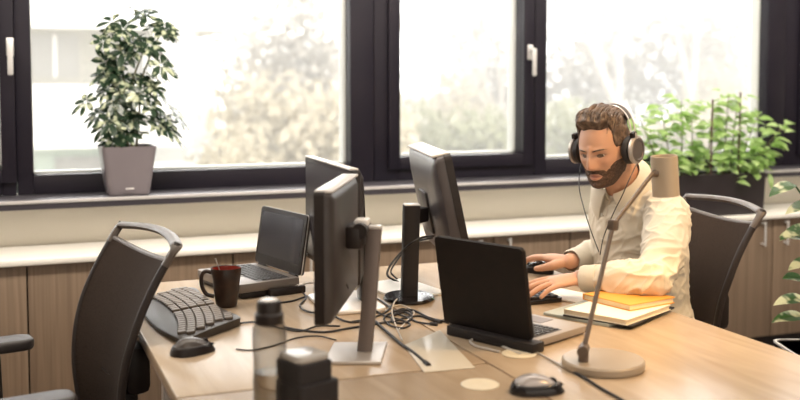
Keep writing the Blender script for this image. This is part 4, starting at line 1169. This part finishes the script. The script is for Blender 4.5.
def brows(b):
    for s_ in (-1, 1):
        P = []
        for i in range(9):
            t = i/8; x = s_*(.012+.036*t); z = .0150+.0060*math.sin(t*2.3)-.003*t+.0
            n = V((x/.0755, .8, z/.119)); 
            best = None
            for q in range(12):
                ny = math.sqrt(max(.01, 1-(n.x*.98)**2-(n.z)**2)); nn = V((n.x, ny, n.z)).normalized()
            p = head_pt(nn); P.append(HM @ (V((x, p.y+.0012, z))))
        tube(b, spline(P, 3), [.0026, .0042, .0042, .0034, .0012], 6, flat=.6)
child('eyebrows', hair_m, brows)
for s_ in (-1, 1):
    n = V((s_*.030/.0755, .9, -.001/.119)).normalized(); p = head_pt(n)
    def eye(b):
        T = HM @ Matrix.Translation((s_*.0305, p.y-.0098, -.0010)) @ Matrix.Rotation(-.30, 4, 'X')
        lathe(b, [(0, -.0113)]+[(.0113*math.cos(a), .0113*math.sin(a)) for a in [-PI/2+PI*k/16 for k in range(1, 16)]]+[(0, .0113)], 24, T @ Matrix.Rotation(-PI/2, 4, 'X'))
        for f in b.faces:
            c = T.inverted() @ f.calc_center_median()
            if c.y > .0098: f.material_index = 1
    child('eye', [mat('eye_white', (.55, .48, .44), .2), mat('eye_iris', (.03, .02, .015), .1)], eye)

# shirt: trunk and sleeves as one cloth, wrinkled along the bends
def wr(p):
    w = noise.noise_vector(p*9)*.035
    q = p+w
    a = 1-2.2*abs(noise.noise(V((q.x*13, q.y*13, q.z*24+3))))
    b = 1-2.2*abs(noise.noise(V((q.x*26-q.z*14, q.y*26+q.z*10, q.z*15+9))))
    return .62*max(a, 0)**2.2+.45*max(b, 0)**2.6+.18*noise.noise(p*9)-.25
bm = bmesh.new()
loft(bm, [ell(cx-.004*(z > .6), cy, z, a+(.022 if z < .85 else .014), b+(.020 if z < .9 else .013)) for cx, cy, z, a, b in TR[:-1]] + [ell(1.850, 2.720, 1.032, .072, .082), ell(1.840, 2.715, 1.048, .060, .066)])
limb(bm, [SL+V((.005, .06, -.005)), SL, (SL+EL)/2+V((.010, -.012, .000)), EL+V((.004, 0, -.002))], [.070, .068, .064, .051], 24, 6)
limb(bm, [EL+V((.004, 0, -.002)), EL*.55+WL*.45+V((.004, -.006, .0)), WL+(EL-WL)*.13], [.051, .051, .0365], 24, 6)
limb(bm, [SR+V((0, -.06, -.005)), SR, (SR+ER)/2, ER], [.070, .067, .060, .051], 24, 6)
limb(bm, [ER, (ER+WR)/2, WR+(ER-WR)*.12], [.051, .048, .0360], 24, 6)
shirt = finish(bm, 'shirt', shirt_m, man, 0); remesh(shirt, .0042, 8, .6)
me = shirt.data; nn = [v.normal.copy() for v in me.vertices]
for v, n in zip(me.vertices, nn):
    p = v.co; a = 0
    e1 = math.exp(-((p-EL).length/.10)**2); e2 = math.exp(-((p-SL-V((0, .02, -.05))).length/.11)**2); e3 = math.exp(-((p-ER).length/.10)**2)
    amt = .0055+.0085*max(e1, e3)+.0065*e2
    d_ = (p-EL).length
    v.co = p+n*(amt*wr(p)*1.25)
# open collar, placket, buttons, cuffs
NA = (neck1-neck0).normalized(); NO = neck0+NA*.112+V((0, 0, 0))
CF = V((-.94, -.34, 0)); CF = (CF-NA*CF.dot(NA)).normalized(); CR = NA.cross(CF)
def collar(b):
    for s_ in (-1, 1):
        g = []
        for i in range(17):
            t = i/16; a = math.radians(168*t)                     # from nape to throat
            out = CF*-math.cos(a)+CR*(s_*math.sin(a))
            rr = .066+.004*t
            base_ = NO+out*rr-NA*(.022+.030*t*t)
            top = NO+out*(rr+.001)+NA*(.022*(1-t*.9)-.012*t*t)
            low = top+out*(.026+.012*t)-NA*(.040+.052*t**3)+CR*(s_*.030*t**3)
            g.append([base_, (base_+top)/2, top, top+out*.006-NA*.003, (top+low)/2+out*.012, low])
        patch(b, g, thick=.0018)
child('collar', shirt_m, collar, 60)
def placket(b):
    g = []
    for i in range(15):
        z = 1.005-.34*i/14
        for k in range(len(TR)-1):
            if TR[k][2] <= z <= TR[k+1][2]: break
        q, w_ = TR[k], TR[k+1]; t = (z-q[2])/(w_[2]-q[2]); ax_ = q[0]+(w_[0]-q[0])*t; a_ = q[3]+(w_[3]-q[3])*t
        xx = ax_-a_-(.029 if z < .85 else .021)
        g.append([V((xx+.002*abs(j), 2.722+.015*j, z)) for j in (-1, -.3, .3, 1)])
    patch(b, g, thick=-.002)
    for i in (2, 6, 10):
        p = g[i][1]; 
pk = child('placket', shirt_m, placket, 40)
for z in (.955, .875, .795):
    for k in range(len(TR)-1):
        if TR[k][2] <= z <= TR[k+1][2]: break
    q, w_ = TR[k], TR[k+1]; t = (z-q[2])/(w_[2]-q[2]); xx = q[0]+(w_[0]-q[0])*t-(q[3]+(w_[3]-q[3])*t)-(.031 if z < .85 else .023)
    one('button', mat('pearl_button', (.6, .56, .48), .25), lambda b: lathe(b, [(0, -.001), (.005, -.001), (.0055, 0), (.004, .0015), (0, .001)], 16, M4((xx-.001, 2.723, z), (0, -PI/2, 0))), pk)
def cuff(b, W, E, r0):
    d_ = (E-W).normalized(); P = [W+(E-W)*.02, W+(E-W)*.06, W+(E-W)*.16, W+(E-W)*.25]
    T, U = frames(P); rings = []
    for p, rr in zip(P, (r0, r0+.003, r0+.004, r0+.006)):
        u = U[0]; w = T[0].cross(u); rings.append([p+u*(rr*math.cos(2*PI*k/28)*(1+.04*math.sin(5*2*PI*k/28)))+w*(rr*math.sin(2*PI*k/28)) for k in range(29)])
    patch(b, rings, thick=.002)
child('cuff', shirt_m, lambda b: cuff(b, WL, EL, .0335), 60); child('cuff', shirt_m, lambda b: cuff(b, WR, ER, .0330), 60)
bm = bmesh.new()
loft(bm, [ell(1.95, 2.735, .445, .12, .175), ell(1.945, 2.735, .50, .145, .188), ell(1.94, 2.735, .57, .140, .182), ell(1.93, 2.735, .62, .125, .170)])
for sy in (-.085, .085):
    limb(bm, [V((1.93, 2.735+sy, .515)), V((1.70, 2.735+sy*1.2, .53)), V((1.47, 2.735+sy*1.4, .53)), V((1.45, 2.735+sy*1.4, .30)), V((1.49, 2.735+sy*1.4, .12))], [.094, .086, .070, .064, .056], 20, 5)
tro = finish(bm, 'trousers', trouser_m, man, 0); remesh(tro, .010, 3)
for sy in (-.085, .085):
    child('shoe', blackgl, lambda b: loft(b, [[V((x, 2.735+sy*1.4+q*w, z)) for q, z in ((-1, 0), (1, 0), (1, h*.5), (.6, h), (-.6, h), (-1, h*.5))] for x, w, h in ((1.555, .026, .05), (1.53, .034, .085), (1.47, .038, .085), (1.40, .045, .055), (1.33, .045, .045), (1.285, .03, .03))]), 40)

# headphones: worn, so a thing of their own
def headphones():
    t = bpy.data.objects.new('headphones', None); C.objects.link(t); t.matrix_world = HM
    tag(t, 'large silver and black over-ear headphones worn by the man', 'headphones')
    for yy in (-.012, .012):
        one('band_wire', silver, lambda b: tube(b, [V((.094*math.cos(a), yy-.078*math.sin(a), .008+.112*math.sin(a))) for a in [PI*k/30 for k in range(31)]], .0026, 8), t)
    one('headband', mat('headband_leather', (.030, .022, .022), .5), lambda b: patch(b, [[V((.089*math.cos(a), y-.076*math.sin(a), .008+.107*math.sin(a))) for y in (-.017, 0, .017)] for a in [math.radians(40+100*k/20) for k in range(21)]], thick=.006), t)
    for s_ in (-1, 1):
        T = Matrix.Translation((s_*.080, .0, -.008)) @ Matrix.Rotation(s_*PI/2, 4, 'Y')
        c = one('ear_cup', mat('ear_cup_grey', (.12, .10, .095), .35, .5), lambda b: lathe(b, [(0, .014), (.030, .014), (.038, .016), (.041, .020), (.041, .028), (.036, .033), (.030, .034), (.028, .031), (0, .033)], 44, T, sy=1.12), t)
        one('cup_ring', mat('cup_silver', (.40, .37, .35), .35, .5), lambda b: lathe(b, [(.0385, .020), (.0425, .021), (.0425, .028), (.038, .032), (.0335, .0335), (.0335, .030)], 44, T, sy=1.12), c)
        one('ear_cushion', mat('cushion_black', (.015, .012, .013), .6), lambda b: lathe(b, [(.024, -.006), (.036, -.007), (.043, -.001), (.043, .008), (.039, .0145), (.024, .0145)], 44, T, sy=1.15), t)
        one('yoke', silver, lambda b: tube(b, spline([V((s_*.094, 0, .012)), V((s_*.100, 0, .020)), V((s_*.110, 0, .030)), V((s_*.108, 0, .046))][::-1], 5), .0045, 8), t)
        one('hinge_block', blackp, lambda b: box(b, (s_*.102, 0, .040), (.016, .026, .018), bev=.004), t)
    def lead(pts):
        Q = [HMi @ p for p in pts]
        one('lead', cable_b, lambda b: tube(b, spline(Q, 8), .0016, 6), t)
    cupR = HM @ V((-.098, .0, -.055)) ; cupL = HM @ V((.098, .0, -.055))
    return cupR, cupL, t, lead
cA, cB, hp, lead = headphones()
# which cup is on the picture's right does not matter: leads hang to the chest and join
for c0, pts in ((min((cA, cB), key=lambda p: p.dot(rt)), ((579, 185, 3.06), (583, 205, 2.98), (590, 228, 2.93), (599, 252, 2.90))), (max((cA, cB), key=lambda p: p.dot(rt)), ((629, 180, 2.88), (622, 196, 2.86), (614, 212, 2.88), (604, 236, 2.89), (600, 255, 2.89)))):
    lead([c0]+[atd(*q) for q in pts])
# ================================================================== LIGHT, WORLD, CAMERA
w = bpy.data.worlds.new('overcast'); bpy.context.scene.world = w; w.use_nodes = True
bg = w.node_tree.nodes['Background']; bg.inputs[0].default_value = (1., .985, .95, 1); bg.inputs[1].default_value = 5.0
def area(name, loc, rot, sx, sy, power, col, portal=False):
    l = bpy.data.lights.new(name, 'AREA'); l.shape = 'RECTANGLE'; l.size = sx; l.size_y = sy; l.energy = power; l.color = col
    o = bpy.data.objects.new(name, l); C.objects.link(o); o.location = loc; o.rotation_euler = rot
    if portal: l.cycles.is_portal = True
    return o
for k, (a, b_) in enumerate(((-1.45, -.005), (.118, 1.5), (1.741, 2.392), (2.53, 3.905), (4.172, 5.8))):
    area('window_portal', ((a+b_)/2, 4.62, 1.66), (-PI/2, 0, 0), b_-a, 1.36, 1, (1, 1, 1), True)
area('fill_main', (1.2, .8, 2.70), (0, 0, 0), 3.2, 1.6, 30, (1, .90, .78))  # unseen overhead fill, added to brighten the interior
area('fill_wall_wash', (1.8, 3.0, 2.68), (math.radians(38), 0, 0), 6.0, .25, 140, (1, .91, .80))  # unseen strip added to wash the wall and worktop with light
def spot(name, loc, tgt, power, col, size, blend=.6, rad=.05):
    l = bpy.data.lights.new(name, 'SPOT'); l.energy = power; l.color = col; l.spot_size = math.radians(size); l.spot_blend = blend; l.shadow_soft_size = rad
    o = bpy.data.objects.new(name, l); C.objects.link(o); o.location = loc; o.rotation_euler = (V(tgt)-V(loc)).to_track_quat('-Z', 'Y').to_euler(); return o
area('fill_rear', (1.6, -2.0, 1.5), (PI/2, 0, 0), 6.5, 2.0, 50, (1, .90, .78))  # added fill behind the camera for the wall and cabinet fronts
spot('fill_warm_spot', (2.35, 1.35, 2.68), (1.70, 2.35, .80), 150, (1, .60, .22), 58, .9, .08)  # unseen warm spot, added to light his arm, the books and desk
spot('desk_lamp_light', lamp_head-V((0, 0, .035)), lamp_head-V((0, 0, 1)), 5, (1, .62, .26), 130, .5, .02)

cam = bpy.data.cameras.new('camera'); co = bpy.data.objects.new('camera', cam); C.objects.link(co)
cam.sensor_width = 36; cam.lens = F*36/800; cam.shift_y = -56/800; cam.clip_start = .05; cam.clip_end = 500
co.matrix_world = basis((0, 0, CAMH), rt, upv, -fw)
cam.dof.use_dof = True; cam.dof.focus_distance = 2.95; cam.dof.aperture_fstop = 2.2
s = bpy.context.scene; s.camera = co
s.view_settings.view_transform = 'Standard'; s.view_settings.look = 'None'; s.view_settings.exposure = 0; s.view_settings.gamma = 1; s.view_settings.use_curve_mapping = False
